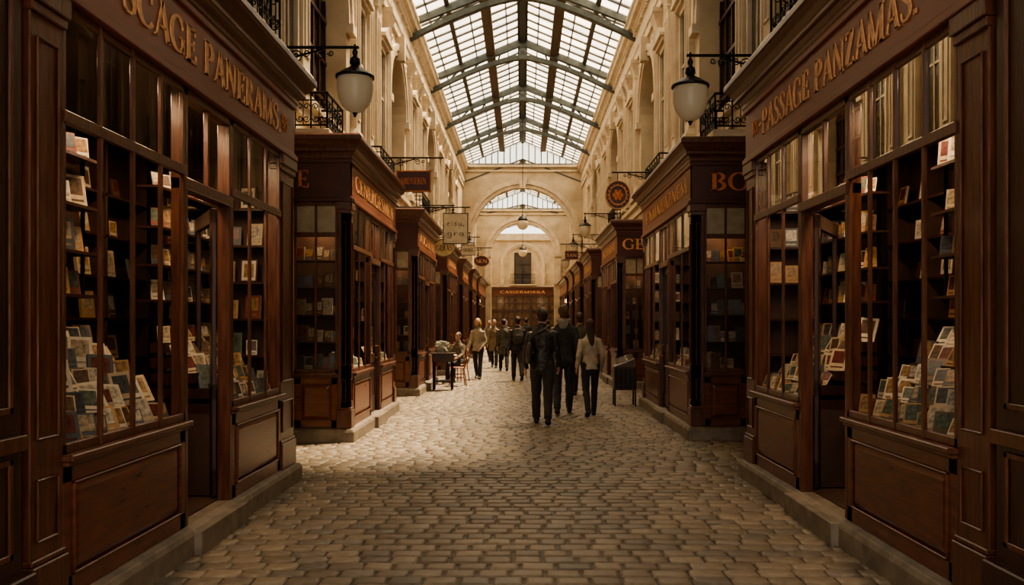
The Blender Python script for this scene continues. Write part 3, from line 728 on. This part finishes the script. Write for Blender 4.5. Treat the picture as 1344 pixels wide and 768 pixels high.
def balcony(s,y0,y1,z0,h,out,label):
    a=WA-out; root=thing('balcony_railing',(s*WA,y0,z0),label,'balcony','iron balconies above the shops')
    mb=MB(); mb.box(s*WA,s*(a-.04),y0-.04,y1+.04,z0-.1,z0); mb.build('slab',PLAS2,root,bevel=.01)
    railpanel(lambda u,v:(s*a,u,z0+v),y0,y1,h).build('front_grille',IRON,root)
    railpanel(lambda u,v:(s*u,y0,z0+v),a,WA,h).build('end_grille',IRON,root)
    railpanel(lambda u,v:(s*u,y1,z0+v),a,WA,h).build('end_grille',IRON,root)
balcony(-1,4.4,8.9,4.5,.75,.42,'long black iron balcony above the nearest left shop')
balcony(1,4.4,8.7,4.45,.75,.42,'long black iron balcony above the nearest right shop')
balcony(-1,11.05,12.0,4.12,.48,.42,'short black scrollwork balcony above the second left shop')
balcony(1,11.1,12.0,4.12,.48,.45,'short black scrollwork balcony above the second right shop')
balcony(-1,15.6,17.2,4.3,.55,.36,'black iron balcony between the second and third left shops')
balcony(1,16.2,18.0,4.3,.55,.36,'black iron balcony between the second and third right shops')
balcony(-1,22.3,24.0,4.5,.55,.34,'black iron balcony past the third left shop')
balcony(1,24.3,26.0,4.4,.55,.34,'black iron balcony past the third right shop')
root=thing('window_guard',(0,61.7,4.45),'small black iron guard rail across the window on the far end wall','railing')
railpanel(lambda u,v:(u,61.7,4.45+v),-.9,.9,.75).build('grille',IRON,root)
mb=MB(); mb.box(-1.0,1.0,61.65,61.85,4.38,4.46); mb.build('ledge',PLAS2,root)

# ------------------------------------------------------------ lamps on brackets
def bracket(mb,s,xe,y,z,zdrop,x0=WA):
    mb.tube([(s*x0,y,z),(s*(xe-.04),y,z)],.016,8)
    mb.tube([(s*x0,y,z-.3),(s*(x0-.2),y,z-.26),(s*((x0+xe)/2),y,z-.1),(s*((x0+xe)/2-.3),y,z-.02)],.011,6)
    fn=lambda u,v:(u,y,v); L=x0-xe
    for f,r in ((.3,.085),(.52,.07),(.72,.055)):
        mb.tube(spiral((s*(x0-L*f),z-.095 if f<.6 else z-.075),r,1.5,fn,s),.008,5)
        mb.tube(spiral((s*(x0-L*f-.1),z-.06),r*.6,1.3,fn,-s,a0=pi),.007,5)
    mb.box(s*x0,s*(x0-.03),y-.05,y+.05,z-.38,z+.08)
def wall_lamp(s,xe,y,zb,zc,label,sc=1.0,x0=WA,grp='bracket lamps'):
    root=thing('bracket_lamp',(s*x0,y,zb),label,'lamp',grp)
    mb=MB(); bracket(mb,s,xe,y,zb,0,x0); mb.tube([(s*xe,y,zb+.03),(s*xe,y,zb-.12*sc)],.012,6); mb.build('bracket',IRON,root)
    c=(s*xe,y,zc)
    mb=MB(); mb.lathe([(r*sc,z*sc) for r,z in [(.015,.44),(.03,.40),(.02,.36),(.05,.33),(.055,.28),(.035,.26),(.06,.24),(.13,.20),(.185,.16),(.2,.15),(.2,.13),(.18,.125)]],c,24)
    mb.build('cap',IRON,root,smooth=False)
    mb=MB(); mb.lathe([(r*sc,z*sc) for r,z in [(.178,.13),(.186,.08),(.184,0),(.17,-.08),(.14,-.15),(.095,-.2),(.05,-.225),(.02,-.232)]],c,24); mb.build('glass_shade',OPAL,root,smooth=True)
    mb=MB(); mb.lathe([(r*sc,z*sc) for r,z in [(.03,-.225),(.022,-.245),(.008,-.275)]],c,10); mb.build('finial',IRON,root)
wall_lamp(-1,1.74,8.7,4.42,3.97,'large opal glass lamp on a scrolled iron arm, left foreground')
wall_lamp(1,1.78,8.9,4.40,3.93,'large opal glass lamp on a scrolled iron arm, right foreground')
for s,x,y,z in ((1,1.9,25.5,4.9),(1,1.9,31.5,4.9),(-1,1.9,23,4.8),(-1,1.9,30,4.8),(1,1.9,37,4.7),(-1,1.9,36,4.7)):
    wall_lamp(s,x,y,z,z-.5,'small opal bracket lamp on the %s wall, %s'%('left' if s<0 else 'right',{25.5:'above the gap past the third shop',31.5:'just past the fourth shop',37:'farthest along',23:'beside the tan round sign',30:'past the fourth shop',36:'farthest along'}[y]),sc=.95,grp='small bracket lamps')
for y,z,ztop,nm in ((34.5,5.65,ZP-.2,'nearer'),(47,5.55,9.6,'farther')):
    root=thing('hanging_lamp',(0,y,z),'%s round opal lamp hanging on a thin rod over the centre of the passage'%nm,'lamp')
    mb=MB(); mb.tube([(0,y,z+.25),(0,y,ztop)],.014,6); mb.build('rod',IRON,root)
    mb=MB(); mb.lathe([(.03,.4),(.06,.34),(.13,.3),(.2,.2),(.21,.14),(.16,.14)],(0,y,z),18); mb.build('cap',IRON,root)
    mb=MB(); mb.ell((0,y,z),(.24,.24,.24),18); mb.build('globe',OPAL,root,smooth=True)

# ------------------------------------------------------------ hanging signs
def sign(s,y,zb,xe,label,shape,cx,cz,w,h,mat,txt,tmat,frame=True):
    root=thing('hanging_sign',(s*WA,y,zb),label,'sign')
    mb=MB(); bracket(mb,s,xe,y,zb,0); mb.build('bracket',IRON,root)
    top=cz+h/2
    for q in ((-1,1) if shape=='rect' else (0,)):
        mb=MB(); mb.tube([(cx+q*w*.38,y,zb),(cx+q*w*.38,y,top)],.008,5); mb.build('chain',IRON,root)
    mb=MB()
    if shape=='rect':
        mb.box(cx-w/2,cx+w/2,y-.025,y+.025,cz-h/2,cz+h/2); b=mb.build('board',mat,root,bevel=.006)
        mb=MB()
        for (x0,x1,z0,z1) in ((-w/2,w/2,-h/2,-h/2+.02),(-w/2,w/2,h/2-.02,h/2),(-w/2,-w/2+.02,-h/2,h/2),(w/2-.02,w/2,-h/2,h/2)): mb.box(cx+x0,cx+x1,y-.03,y+.03,cz+z0,cz+z1)
        mb.build('border',tmat if frame else WOODD,b)
    else:
        n=28
        mb.loft([[(cx+w/2*k*cos(2*pi*i/n),yy,cz+h/2*k*sin(2*pi*i/n)) for i in range(n)] for k,yy in ((.94,y-.03),(1,y-.02),(1,y+.02),(.94,y+.03))]); b=mb.build('board',mat,root)
        for kk in (.96,.66) if shape=='round2' else (.95,):
            mb=MB(); mb.tube([(cx+w/2*kk*cos(2*pi*i/n),y-.032,cz+h/2*kk*sin(2*pi*i/n)) for i in range(n+1)],.011,5); mb.build('border',tmat,b)
        if shape=='round2':
            mb=MB()
            for i in range(16):
                a=2*pi*i/16; mb.box(cx+.2*cos(a)-.014,cx+.2*cos(a)+.014,y-.04,y-.03,cz+.2*sin(a)-.02,cz+.2*sin(a)+.02)
            for i in range(6):
                a=2*pi*i/6; mb.ell((cx+.075*cos(a),y-.032,cz+.075*sin(a)),(.035,.008,.045),8)
            mb.ell((cx,y-.034,cz),(.04,.01,.05),8)
            mb.build('emblem',GILTD,b)
    for r,tx in enumerate(txt):
        hh=h*.5/max(1,len(txt)+.3); wd=w*.74
        zc=cz+(len(txt)/2-.5-r)*hh*1.5
        lettering(tx,wd,hh*.8*(1.3 if tx.islower() else 1),lambda u,v,w_,zc=zc:(cx-wd/2+u,y-.026-w_,zc-hh*.4+v),tmat,b)
sign(-1,15,4.52,1.45,'dark red rectangular hanging sign with worn gilt lettering, left side','rect',-1.95,4.1,.62,.38,FASCD,['NBESSEREN'],GILTD)
sign(-1,20,4.33,1.3,'cream hanging board with small brown handwriting, left side','rect',-1.6,3.82,.6,.74,CREAM,['eisu.','gra'],INT,frame=False)
sign(-1,24,4.25,1.8,'round pale tan hanging sign above the third shop gap, left side','round',-2.25,3.72,.62,.52,OCHRE,['GERAS'],WOODD)
sign(-1,32,4.45,1.2,'small dark red oval hanging sign far down the left side','round',-1.57,3.94,.6,.44,FASCD,['SEN'],GILT)
sign(1,17,4.62,1.85,'round dark hanging sign with a flower emblem ring, right side','round2',1.93,4.16,.52,.6,WOOD,[],GILT)
sign(-1,28.5,4.5,1.5,'pale rectangular hanging sign far down the left side','rect',-1.85,4.05,.5,.36,CREAM,['SERE'],INT)
sign(1,30,4.4,1.4,'small dark hanging board far down the right side','rect',1.75,4.0,.5,.34,FASCD,['SAN'],GILT)

# ------------------------------------------------------------ people
def remesh(mb,vox,name,mat,parent,folds=0,smooth=6,seed=0,strand=0):
    me=bpy.data.meshes.new('tmp'); me.from_pydata([tuple(v) for v in mb.v],[],mb.f)
    o=bpy.data.objects.new('tmp',me); COL.objects.link(o)
    r=o.modifiers.new('r','REMESH'); r.mode='VOXEL'; r.voxel_size=vox
    sm=o.modifiers.new('s','SMOOTH'); sm.iterations=smooth; sm.factor=.5
    dg=bpy.context.evaluated_depsgraph_get(); dg.update()
    m2=bpy.data.meshes.new_from_object(o.evaluated_get(dg)); bpy.data.objects.remove(o); bpy.data.meshes.remove(me)
    if folds or strand:
        ns=[v.normal.copy() for v in m2.vertices]
        for v,n in zip(m2.vertices,ns):
            c=v.co; d=0
            if folds:
                # slanting creases plus a finer crumple
                d=noise.noise(Vector((c.x*7+c.z*3+seed,c.y*7,c.z*10+abs(c.x)*9)))*folds+noise.noise(Vector((c.x*16,c.y*16+seed,c.z*22-abs(c.x)*14)))*folds*.45
            if strand: d+=noise.noise(Vector((c.x*70,c.y*70,c.z*5)))*strand
            v.co=c+n*d
    m2.name=name; m2.materials.clear(); m2.materials.append(mat)
    m2.polygons.foreach_set('use_smooth',[True]*len(m2.polygons))
    ob=bpy.data.objects.new(name,m2); COL.objects.link(ob); ob.parent=parent
    return ob
fab={}
def fabric(n,c,r=.8):
    if n not in fab: fab[n]=pbr(n,c,r,var=.18,scale=12,bump=.3,bscale=90)
    return fab[n]
pid=[0]
def person(x,y,H,face,label,top,bottom,hair,style='short',legs=((18,5),(-16,18)),arms=((-12,8,15),(14,8,20)),fem=False,vox=.011,hem=.47,lean=2,hood=None,shoe=(.02,.015,.012),legw=1.0,collar=None,slim=1.0,trough=.8):
    pid[0]+=1
    root=thing('person',(x,y,0),label,'person',rz=radians(face),local=True)
    tm,bm_,hm,sm=fabric('top%d'%pid[0],top,trough),fabric('bottom%d'%pid[0],bottom),fabric('hair%d'%pid[0],hair,.6),fabric('shoe%d'%pid[0],shoe,.5)
    V=Vector; hipz=.52*H
    def leg(sx,a,k,dz=0):
        a,k=radians(a),radians(k); hp=V((sx*.050*H,0,hipz+dz)); kn=hp+.245*H*V((sx*.01,sin(a),-cos(a))); an=kn+.235*H*V((0,sin(a-k),-cos(a-k))); return hp,kn,an
    lo=min(leg(-1,*legs[0])[2].z,leg(1,*legs[1])[2].z); dz=.042*H-lo
    tilt=lambda z:-0+math.tan(radians(lean))*(z-hipz)
    body=MB(); tr=MB()
    q=.90 if fem else 1.0
    bl=.78*legw
    for sx,(a,k) in ((-1,legs[0]),(1,legs[1])):
        hp,kn,an=leg(sx,a,k,dz)
        body.limb([hp,(hp+kn)/2,kn,(kn*2+an)/3,an],[.044*H*bl,.04*H*bl,.030*H*bl,.029*H*bl,.017*H],10)
        mid=(kn+an)/2
        tr.limb([hp+V((0,0,.01*H)),(hp*.6+kn*.4),kn,mid,an+V((0,0,.006*H))],[(.053*H*legw**.4,.062*H),(.051*H*legw,.056*H*legw),(.040*H*legw,.041*H*legw),(.037*H*legw,.040*H*legw),(.032*H*legw,.036*H*legw)],14,flat1=True)
        z=an.z; p=0
        if z>.055*H: p=math.asin(min(.75,(z-.042*H)/(.1*H)))
        elif a>10: p=radians(-10)
        if p<0: an=an+V((0,0,.004*H))
        fw=V((0,cos(p),-sin(p))); up=V((0,sin(p),cos(p)))
        h_=an-up*.022*H-fw*.026*H; b_=an-up*.026*H+fw*.055*H; t2=an-up*.029*H+fw*.1*H
        body.limb([an,an-up*.018*H,an-up*.022*H+fw*.045*H],[.017*H,.014*H,.010*H],8)
        sh=MB(); sh.limb([h_,an-up*.02*H+fw*.02*H,b_,t2],[(.022*H,.021*H),(.025*H,.024*H),(.028*H,.017*H),(.022*H,.012*H)],12)
        sh.limb([an+up*.012*H,an-up*.015*H],[.024*H,.025*H],10)
        remesh(sh,max(.008,vox*.8),'shoe',sm,root,smooth=3)
    P=lambda z,yy=0:V((0,yy+tilt(z*H),z*H+dz))
    k=.80*slim
    body.limb([P(.5),P(.58),P(.66),P(.74),P(.79),P(.825)],[(.080*H*k,.055*H*k),(.068*H*q*k,.048*H*k),(.075*H*q*k,.053*H*k),(.085*H*q*k,.056*H*k),(.080*H*q*k,.045*H*k),(.034*H,.028*H)],14)
    tr.limb([P(.480),P(.52),P(.585)],[(.084*H*slim,.070*H*slim),(.094*H*slim,.072*H*slim),(.076*H*slim,.056*H*slim)],16)
    body.limb([P(.81),P(.845,.002*H),P(.885,.008*H)],[.034*H,.031*H,.030*H],12)
    # head : skull, jaw, nose, lips, ears
    hc=P(.931,.012*H)
    body.ell(hc+V((0,-.004*H,.006*H)),(.045*H,.056*H,.060*H),14)
    body.limb([hc+V((0,.012*H,-.018*H)),hc+V((0,.024*H,-.048*H))],[(.037*H,.034*H),(.024*H,.022*H)],12)
    body.limb([hc+V((0,.050*H,.002*H)),hc+V((0,.058*H,-.012*H))],[.0035*H,.006*H],6)
    body.limb([hc+V((-.010*H,.043*H,-.030*H)),hc+V((.010*H,.043*H,-.030*H))],[.005*H,.005*H],6)
    for sx in (-1,1): body.limb([hc+V((sx*.046*H,-.004*H,.008*H)),hc+V((sx*.047*H,-.002*H,-.016*H))],[(.005*H,.011*H),(.004*H,.007*H)],6)
    # jacket : flat hem, sloping shoulders
    jk=MB(); sl=slim
    hr_=.100 if hem>.45 else .114
    jk.limb([P(hem),P(max(hem+.02,.50)),P(.55),P(.62),P(.69),P(.745),P(.78),P(.808),P(.83)],
            [(hr_*H*sl,.083*H*sl),(.101*H*sl,.083*H*sl),(.093*H*sl,.076*H*sl),((.078 if fem else .088)*H*sl,.066*H*sl),(.092*H*q*sl,.070*H*sl),(.103*H*q*sl,.071*H*sl),(.102*H*q,.062*H),(.074*H*q,.052*H),(.050*H,.044*H)],20,flat0=True)
    jk.limb([P(.82,-.002*H),P(.862,-.002*H)],[(.046*H,.046*H),(.041*H,.043*H)],14,flat1=True)
    for sx,(a,o,e) in ((-1,arms[0]),(1,arms[1])):
        a,o,e=radians(a),radians(o),radians(e)
        sh=P(.778)+V((sx*.096*H*q,0,0)); d=V((sx*sin(o),sin(a)*cos(o),-cos(a)*cos(o))); el=sh+d*.162*H
        a2=a+e; io=o*.2 if e<radians(50) else -radians(20); d2=V((sx*sin(io),sin(a2)*cos(io),-cos(a2)*cos(io))); wr=el+d2*.145*H
        body.limb([sh,(sh+el)/2,el,(el+wr)/2,wr],[.024*H*slim,.021*H*slim,.017*H,.016*H,.013*H],10)
        k=sl*.97
        jk.limb([sh+V((-sx*.03*H,0,.008*H)),sh,(sh+el)/2,el,(el+wr)/2,wr],[.030*H*k,.038*H*k,.036*H*k,.033*H*k,.029*H*k,.024*H*k],14,flat1=True)
        side=V((sx,0,0)); side=(side-d2*side.dot(d2)).normalized(); fwd=d2.cross(side)
        if fwd.y<0: fwd=-fwd
        pm=wr+d2*.035*H
        body.limb([wr,pm,wr+d2*.055*H],[(.012*H,.013*H),(.011*H,.022*H),(.009*H,.021*H)],10)
        for i in range(4):
            L=[.036,.042,.04,.031][i]*H; b0=wr+d2*.054*H+fwd*(.016-.0107*i)*H
            b1=b0+(d2-side*.25).normalized()*L*.5; b2=b1+(d2-side*.8).normalized()*L*.5
            body.limb([b0-d2*.01*H,b0,b1,b2],[.0052*H,.0052*H,.005*H,.0042*H],6)
        tb=wr+d2*.018*H+fwd*.012*H; t1=tb+(d2*.7+fwd).normalized()*.025*H; body.limb([tb,t1,t1+(d2+fwd*.3).normalized()*.02*H],[.0075*H,.006*H,.0048*H],6)
    remesh(body,vox*.75,'body',SKIN,root,smooth=1)
    remesh(tr,vox,'trousers',bm_,root,folds=.010 if legw>.9 else .004,seed=pid[0],smooth=4)
    remesh(jk,vox,'jacket',tm,root,folds=.016 if slim>=1 else .012,seed=pid[0]*3,smooth=4)
    hr=MB()
    hr.ell(hc+V((0,-.013*H,.014*H)),(.050*H,.057*H,.058*H),16)
    if style=='short':
        hr.limb([hc+V((0,-.022*H,.0)),hc+V((0,-.026*H,-.032*H))],[(.044*H,.036*H),(.036*H,.026*H)],12)
    if style=='long':
        hr.limb([hc+V((0,-.022*H,.0)),hc+V((0,-.036*H,-.05*H)),hc+V((0,-.066*H,-.10*H)),hc+V((.004*H,-.082*H,-.15*H)),hc+V((.008*H,-.084*H,-.195*H))],[(.050*H,.040*H),(.044*H,.032*H),(.036*H,.024*H),(.030*H,.018*H),(.015*H,.010*H)],12)
    if style=='bob':
        for sx in (-1,1): hr.limb([hc+V((sx*.038*H,-.012*H,.02*H)),hc+V((sx*.047*H,-.01*H,-.03*H)),hc+V((sx*.044*H,-.006*H,-.066*H))],[(.016*H,.03*H),(.015*H,.03*H),(.010*H,.022*H)],10)
        hr.limb([hc+V((0,-.02*H,.0)),hc+V((0,-.028*H,-.06*H))],[(.048*H,.03*H),(.042*H,.02*H)],12)
    remesh(hr,max(.008,vox*.75),'hair',hm,root,folds=.005,seed=5,smooth=3,strand=.005)
    for sx in (-1,1):
        e=MB(); e.ell(hc+V((sx*.016*H,.0485*H,.002*H)),(.0055*H,.004*H,.004*H),8); e.build('eye',IRON,root,smooth=True)
    if hood:
        h=MB(); h.limb([P(.858,.01*H)+V((-.052*H,.01*H,0)),P(.853,-.040*H)+V((-.040*H,0,0)),P(.845,-.056*H),P(.853,-.040*H)+V((.040*H,0,0)),P(.858,.01*H)+V((.052*H,.01*H,0))],[.018*H,.022*H,.026*H,.022*H,.018*H],12)
        h.limb([P(.845,-.05*H),P(.79,-.066*H)],[(.052*H,.022*H),(.034*H,.014*H)],14)
        remesh(h,vox,'hood',fabric('hood%d'%pid[0],hood),root,folds=.010)
    if collar:
        h=MB(); h.limb([P(.835,0),P(.872,0)],[(.050*H,.050*H),(.044*H,.044*H)],14); remesh(h,vox,'scarf',fabric('scarf%d'%pid[0],collar),root,folds=.008)
    return root
def tan_(a,b): return math.tan(radians(a))*b
def backpack(p,H,label,col,sc=1,side=0,zc=.70,name='backpack'):
    root=thing(name,(p.location.x,p.location.y,0),label,'bag',rz=p.rotation_euler.z,local=True)
    m=fabric(name+str(pid[0]),col); mb=MB()
    yb=-.108*H+tan_(2,.18*H); w=.085*H*sc; cx=side
    mb.limb([(cx,yb,(zc-.095)*H),(cx,yb-.01*H,zc*H),(cx,yb,(zc+.085)*H)],[(w,.042*H),(w*1.04,.052*H),(w*.8,.035*H)],14)
    remesh(mb,.012,'pack',m,root,folds=.006)
    mb=MB(); mb.limb([(cx,yb-.05*H,(zc-.06)*H),(cx,yb-.05*H,(zc-.0)*H)],[(w*.7,.018*H),(w*.65,.02*H)],12); remesh(mb,.012,'pocket',m,root)
    for sx in (-1,1):
        mb=MB(); x=sx*.06*H
        pts=[(x,yb+.02*H,(zc+.08)*H),(x*1.05,yb+.06*H,.835*H),(x*1.1,.055*H,.815*H),(x*1.2,.09*H,.75*H),(x*1.45,.06*H,.66*H),(x*1.4,yb+.03*H,.63*H)]
        mb.tube(pts,.009*H/1.0,6); mb.build('strap',m,root,smooth=True)
p1=person(.30,12.9,1.83,-3,'man in black leather jacket and dark trousers walking away, centre foreground',(.026,.021,.018),(.03,.027,.026),(.035,.021,.013),legs=((17,4),(-15,16)),arms=((-10,14,30),(12,12,22)),vox=.010,legw=1.04,trough=.42)
LB=fabric('bagleather',(.045,.031,.021),.45)
bg=thing('shoulder_bag',(.30,12.9,0),'black shoulder bag hanging at the left side of the leather-jacketed man','bag',local=True)
mb=MB(); mb.limb([(-.2,-.10,.98),(-.2,-.11,1.12),(-.19,-.1,1.24)],[(.05,.12),(.055,.125),(.04,.10)],12); remesh(mb,.012,'pouch',LB,bg,folds=.006)
mb=MB(); mb.tube([(-.19,-.1,1.23),(-.14,-.15,1.38),(.02,-.16,1.46),(.1,-.08,1.515),(.12,.02,1.51),(.06,.15,1.42),(-.12,.15,1.2),(-.2,-.0,1.15)],.013,6); mb.build('strap',LB,bg,smooth=True)
p2=person(.70,14.4,1.90,-4,'tall man in dark jacket with a grey hood walking away beside the leather-jacketed man',(.032,.031,.032),(.038,.038,.043),(.09,.05,.027),legs=((-13,12),(15,4)),arms=((10,6,20),(-12,10,12)),vox=.011,hood=(.20,.185,.16))
p3=person(1.13,14.0,1.65,4,'woman with long dark hair in a pale beige jacket and black leggings, walking away',(.40,.33,.24),(.022,.02,.021),(.04,.019,.012),style='long',legs=((-17,16),(16,4)),arms=((-16,13,48),(-10,12,45)),fem=True,vox=.009,legw=.84,hem=.49,slim=.93)
p4=person(1.22,17.9,1.82,-2,'man in dark green-grey jacket partly hidden behind the woman in beige',(.08,.072,.05),(.045,.04,.035),(.04,.024,.015),vox=.013)
p5=person(-1.25,23.4,1.73,172,'blonde woman in light beige jacket and black trousers walking towards the viewer',(.32,.26,.18),(.02,.018,.018),(.30,.16,.07),style='bob',fem=True,legs=((15,3),(-15,16)),arms=((-8,12,50),(10,10,35)),vox=.012,collar=(.12,.10,.08),slim=.94,legw=.9)
p6=person(-.14,22.7,1.76,5,'person in black coat walking away with a black backpack, mid-passage',(.03,.026,.022),(.03,.027,.026),(.035,.02,.013),legs=((12,3),(-15,18)),vox=.013)
backpack(p6,1.76,'black backpack on the person in the black coat mid-passage',(.06,.05,.038))
person(-1.0,29.4,1.74,176,'person in tan coat walking towards the viewer behind the blonde woman',(.20,.14,.08),(.03,.025,.02),(.05,.03,.02),vox=.015,hem=.36)
person(-.62,27.4,1.74,4,'person in long dark olive coat walking away left of the backpacker',(.07,.06,.04),(.02,.018,.015),(.03,.018,.012),vox=.015,hem=.33)
for (x,y,H,f,c,l) in ((-.25,33,1.70,0,(.14,.08,.045),'distant walker in brown jacket, centre of the passage'),(-.75,36,1.64,180,(.12,.11,.09),'distant walker in grey coat facing the viewer'),(.15,37,1.82,0,(.04,.04,.042),'distant tall walker in black, beyond the leather-jacketed man'),(-1.35,34,1.72,165,(.20,.16,.11),'distant walker in pale coat close to the left shops'),(-.2,42,1.75,0,(.16,.04,.025),'distant walker in dark red under the first arch'),(-.9,45,1.75,180,(.06,.06,.065),'farthest walker in dark clothes beyond the first arch'),(1.0,33,1.74,-10,(.10,.08,.055),'distant walker near the right shops')):
    person(x,y,H,f,l,c,(.04,.033,.028),(.05,.032,.02),vox=.02,hem=random.choice([.47,.4,.36]),legs=random.choice([((18,5),(-16,18)),((-14,14),(16,4))]))

# ------------------------------------------------------------ street furniture
root=thing('display_cart',(-1.88,19.6,0),'dark metal display cart standing before the third left shop','cart')
mb=MB(); mb.box(-2.1,-1.62,19.4,19.8,.66,.86); mb.box(-2.14,-1.58,19.36,19.84,.84,.875); mb.build('box',WOODD,root,bevel=.01)
for sx in (-2.07,-1.65):
    for yy in (19.43,19.77):
        mb=MB(); mb.tube([(sx,yy,.68),(sx,yy,.0)],.018,8); mb.build('leg',IRON,root)
mb=MB(); mb.box(-2.07,-1.65,19.43,19.77,.2,.225); mb.build('lower_tray',IRON,root)
ob=thing('folded_cloth',(-1.88,19.6,.875),'heap of pale cloths lying on the dark display cart','cloth',local=True)
mb=MB()
for k in range(5): mb.limb([(random.uniform(-.16,-.1),random.uniform(-.05,.05),.035+.04*k),(random.uniform(.08,.16),random.uniform(-.05,.05),.035+.042*k)],[(.12-.01*k,.028),(.11-.01*k,.03)],12)
remesh(mb,.010,'heap',fabric('cloth heap',(.34,.33,.25)),ob,folds=.022,smooth=2)
def chair(x,y,rz,label):
    root=thing('cafe_chair',(x,y,0),label,'chair','cafe chairs',rz=rz,local=True)
    m=RATTAN
    mb=MB(); mb.lathe([(.05,.44),(.2,.44),(.215,.455),(.2,.47),(.05,.47)],(0,0,0),18); mb.build('seat',m,root)
    for sx,sy in ((-1,-1),(1,-1),(-1,1),(1,1)):
        mb=MB(); mb.tube([(sx*.15,sy*.14,.45),(sx*.19,sy*.2,0)],.014,7); mb.build('leg',m,root)
    mb=MB(); mb.tube([(-.17,-.14,.45),(-.19,-.2,.7),(-.14,-.24,.88),(0,-.25,.92),(.14,-.24,.88),(.19,-.2,.7),(.17,-.14,.45)],.013,7); mb.tube([(-.1,-.17,.46),(-.09,-.22,.7),(0,-.23,.78),(.09,-.22,.7),(.1,-.17,.46)],.01,7); mb.build('backrest',m,root)
    mb=MB(); mb.tube([(.17*cos(a*pi/6),.17*sin(a*pi/6),.2) for a in range(13)],.009,6); mb.build('stretcher',m,root)
chair(-1.62,20.9,radians(100),'red-brown bentwood cafe chair behind the display cart, nearer of two')
chair(-1.7,22.5,radians(150),'red-brown bentwood cafe chair under the seated person')
person(-1.7,22.55,1.70,150,'person in grey-brown jacket seated on a cafe chair by the left shops',(.13,.10,.07),(.03,.028,.026),(.06,.035,.02),legs=((86,86),(84,80)),arms=((30,8,45),(28,8,50)),vox=.013,hem=.5,lean=4)
root=thing('cafe_table',(-1.95,21.7,0),'small round cafe table between the bentwood chairs','table')
mb=MB(); mb.lathe([(.02,.72),(.24,.72),(.26,.735),(.24,.75),(.02,.75)],(-1.95,21.7,0),22); mb.build('table_top',CREAM,root)
mb=MB(); mb.tube([(-1.95,21.7,.72),(-1.95,21.7,.04)],.022,8); mb.build('column',IRON,root)
for k in range(3):
    a=2*pi*k/3; mb=MB(); mb.tube([(-1.95,21.7,.1),(-1.95+.1*cos(a),21.7+.1*sin(a),.08),(-1.95+.2*cos(a),21.7+.2*sin(a),.012)],.015,6); mb.build('foot',IRON,root)
root=thing('print_rack',(1.93,15.9,0),'black slatted print rack on legs beside the second right shop','rack')
mb=MB(); mb.loft([[(1.72,15.75,.3),(2.14,15.75,.3),(2.14,16.1,.3),(1.72,16.1,.3)],[(1.72,15.72,.74),(2.14,15.72,.74),(2.14,16.12,.74),(1.72,16.12,.74)],[(1.78,15.76,.78),(2.12,15.76,.9),(2.12,16.08,.9),(1.78,16.08,.78)]]); mb.build('bin',WOODD,root,bevel=.008)
for k in range(5):
    mb=MB(); mb.box(1.735+k*.084,1.79+k*.084,15.722,15.74,.34,.7); mb.build('slat',IRON,root)
for sx in (1.74,2.12):
    for yy in (15.77,16.07):
        mb=MB(); mb.tube([(sx,yy,.3),(sx,yy,.0)],.016,6); mb.build('leg',IRON,root)
mb=MB(); mb.tube([(2.12,15.78,.85),(2.17,15.78,1.02),(2.17,16.05,1.02),(2.12,16.05,.85)],.012,6); mb.build('handle',IRON,root)
for k in range(6): put('book',random.choice(['cream','brown','brown']),'slate',(1.83+k*.045,15.86,.8+k*.015),random.uniform(-.2,.2),.9,'brown or cream booklet lying in the black print rack','booklet','booklets in the print rack',sc=.7)

# ------------------------------------------------------------ light, world, camera
for p in list(card_protos.values()):
    if p.name not in used: bpy.data.objects.remove(p)
w=bpy.data.worlds.new('sky'); S.world=w; w.use_nodes=True; nt=w.node_tree; nt.nodes.clear()
out=nt.nodes.new('ShaderNodeOutputWorld'); bg=nt.nodes.new('ShaderNodeBackground'); tc=nt.nodes.new('ShaderNodeTexCoord'); nz=nt.nodes.new('ShaderNodeTexNoise'); cr=nt.nodes.new('ShaderNodeValToRGB')
nz.inputs['Scale'].default_value=3; nz.inputs['Detail'].default_value=5
cr.color_ramp.elements[0].position=.35; cr.color_ramp.elements[0].color=(.76,.77,.72,1); cr.color_ramp.elements[1].position=.6; cr.color_ramp.elements[1].color=(1,.88,.71,1)
nt.links.new(tc.outputs['Generated'],nz.inputs['Vector']); nt.links.new(nz.outputs['Fac'],cr.inputs[0]); nt.links.new(cr.outputs[0],bg.inputs[0]); nt.links.new(bg.outputs[0],out.inputs[0])
bg.inputs[1].default_value=2.15
sl=bpy.data.lights.new('sun','SUN'); sl.energy=24; sl.color=(1,.78,.53); sl.angle=radians(10)
so=bpy.data.objects.new('sun',sl); COL.objects.link(so)
so.rotation_euler=Vector((-.33,-.25,-.90)).to_track_quat('-Z','Y').to_euler(); so.location=(10,20,30)
cam=bpy.data.cameras.new('camera'); co=bpy.data.objects.new('camera',cam); COL.objects.link(co); S.camera=co
co.location=(0,0,CAMZ); co.rotation_euler=(pi/2,0,0); cam.sensor_width=36; cam.lens=1100/1344*36; cam.shift_x=-14/1344; cam.shift_y=41/1344; cam.clip_end=300
try:
    S.view_settings.view_transform='AgX'; S.view_settings.look='AgX - Medium High Contrast'; S.view_settings.exposure=0.4
except Exception as e: print(e)
for o in bpy.data.objects:
    if 'base' in o: del o['base']
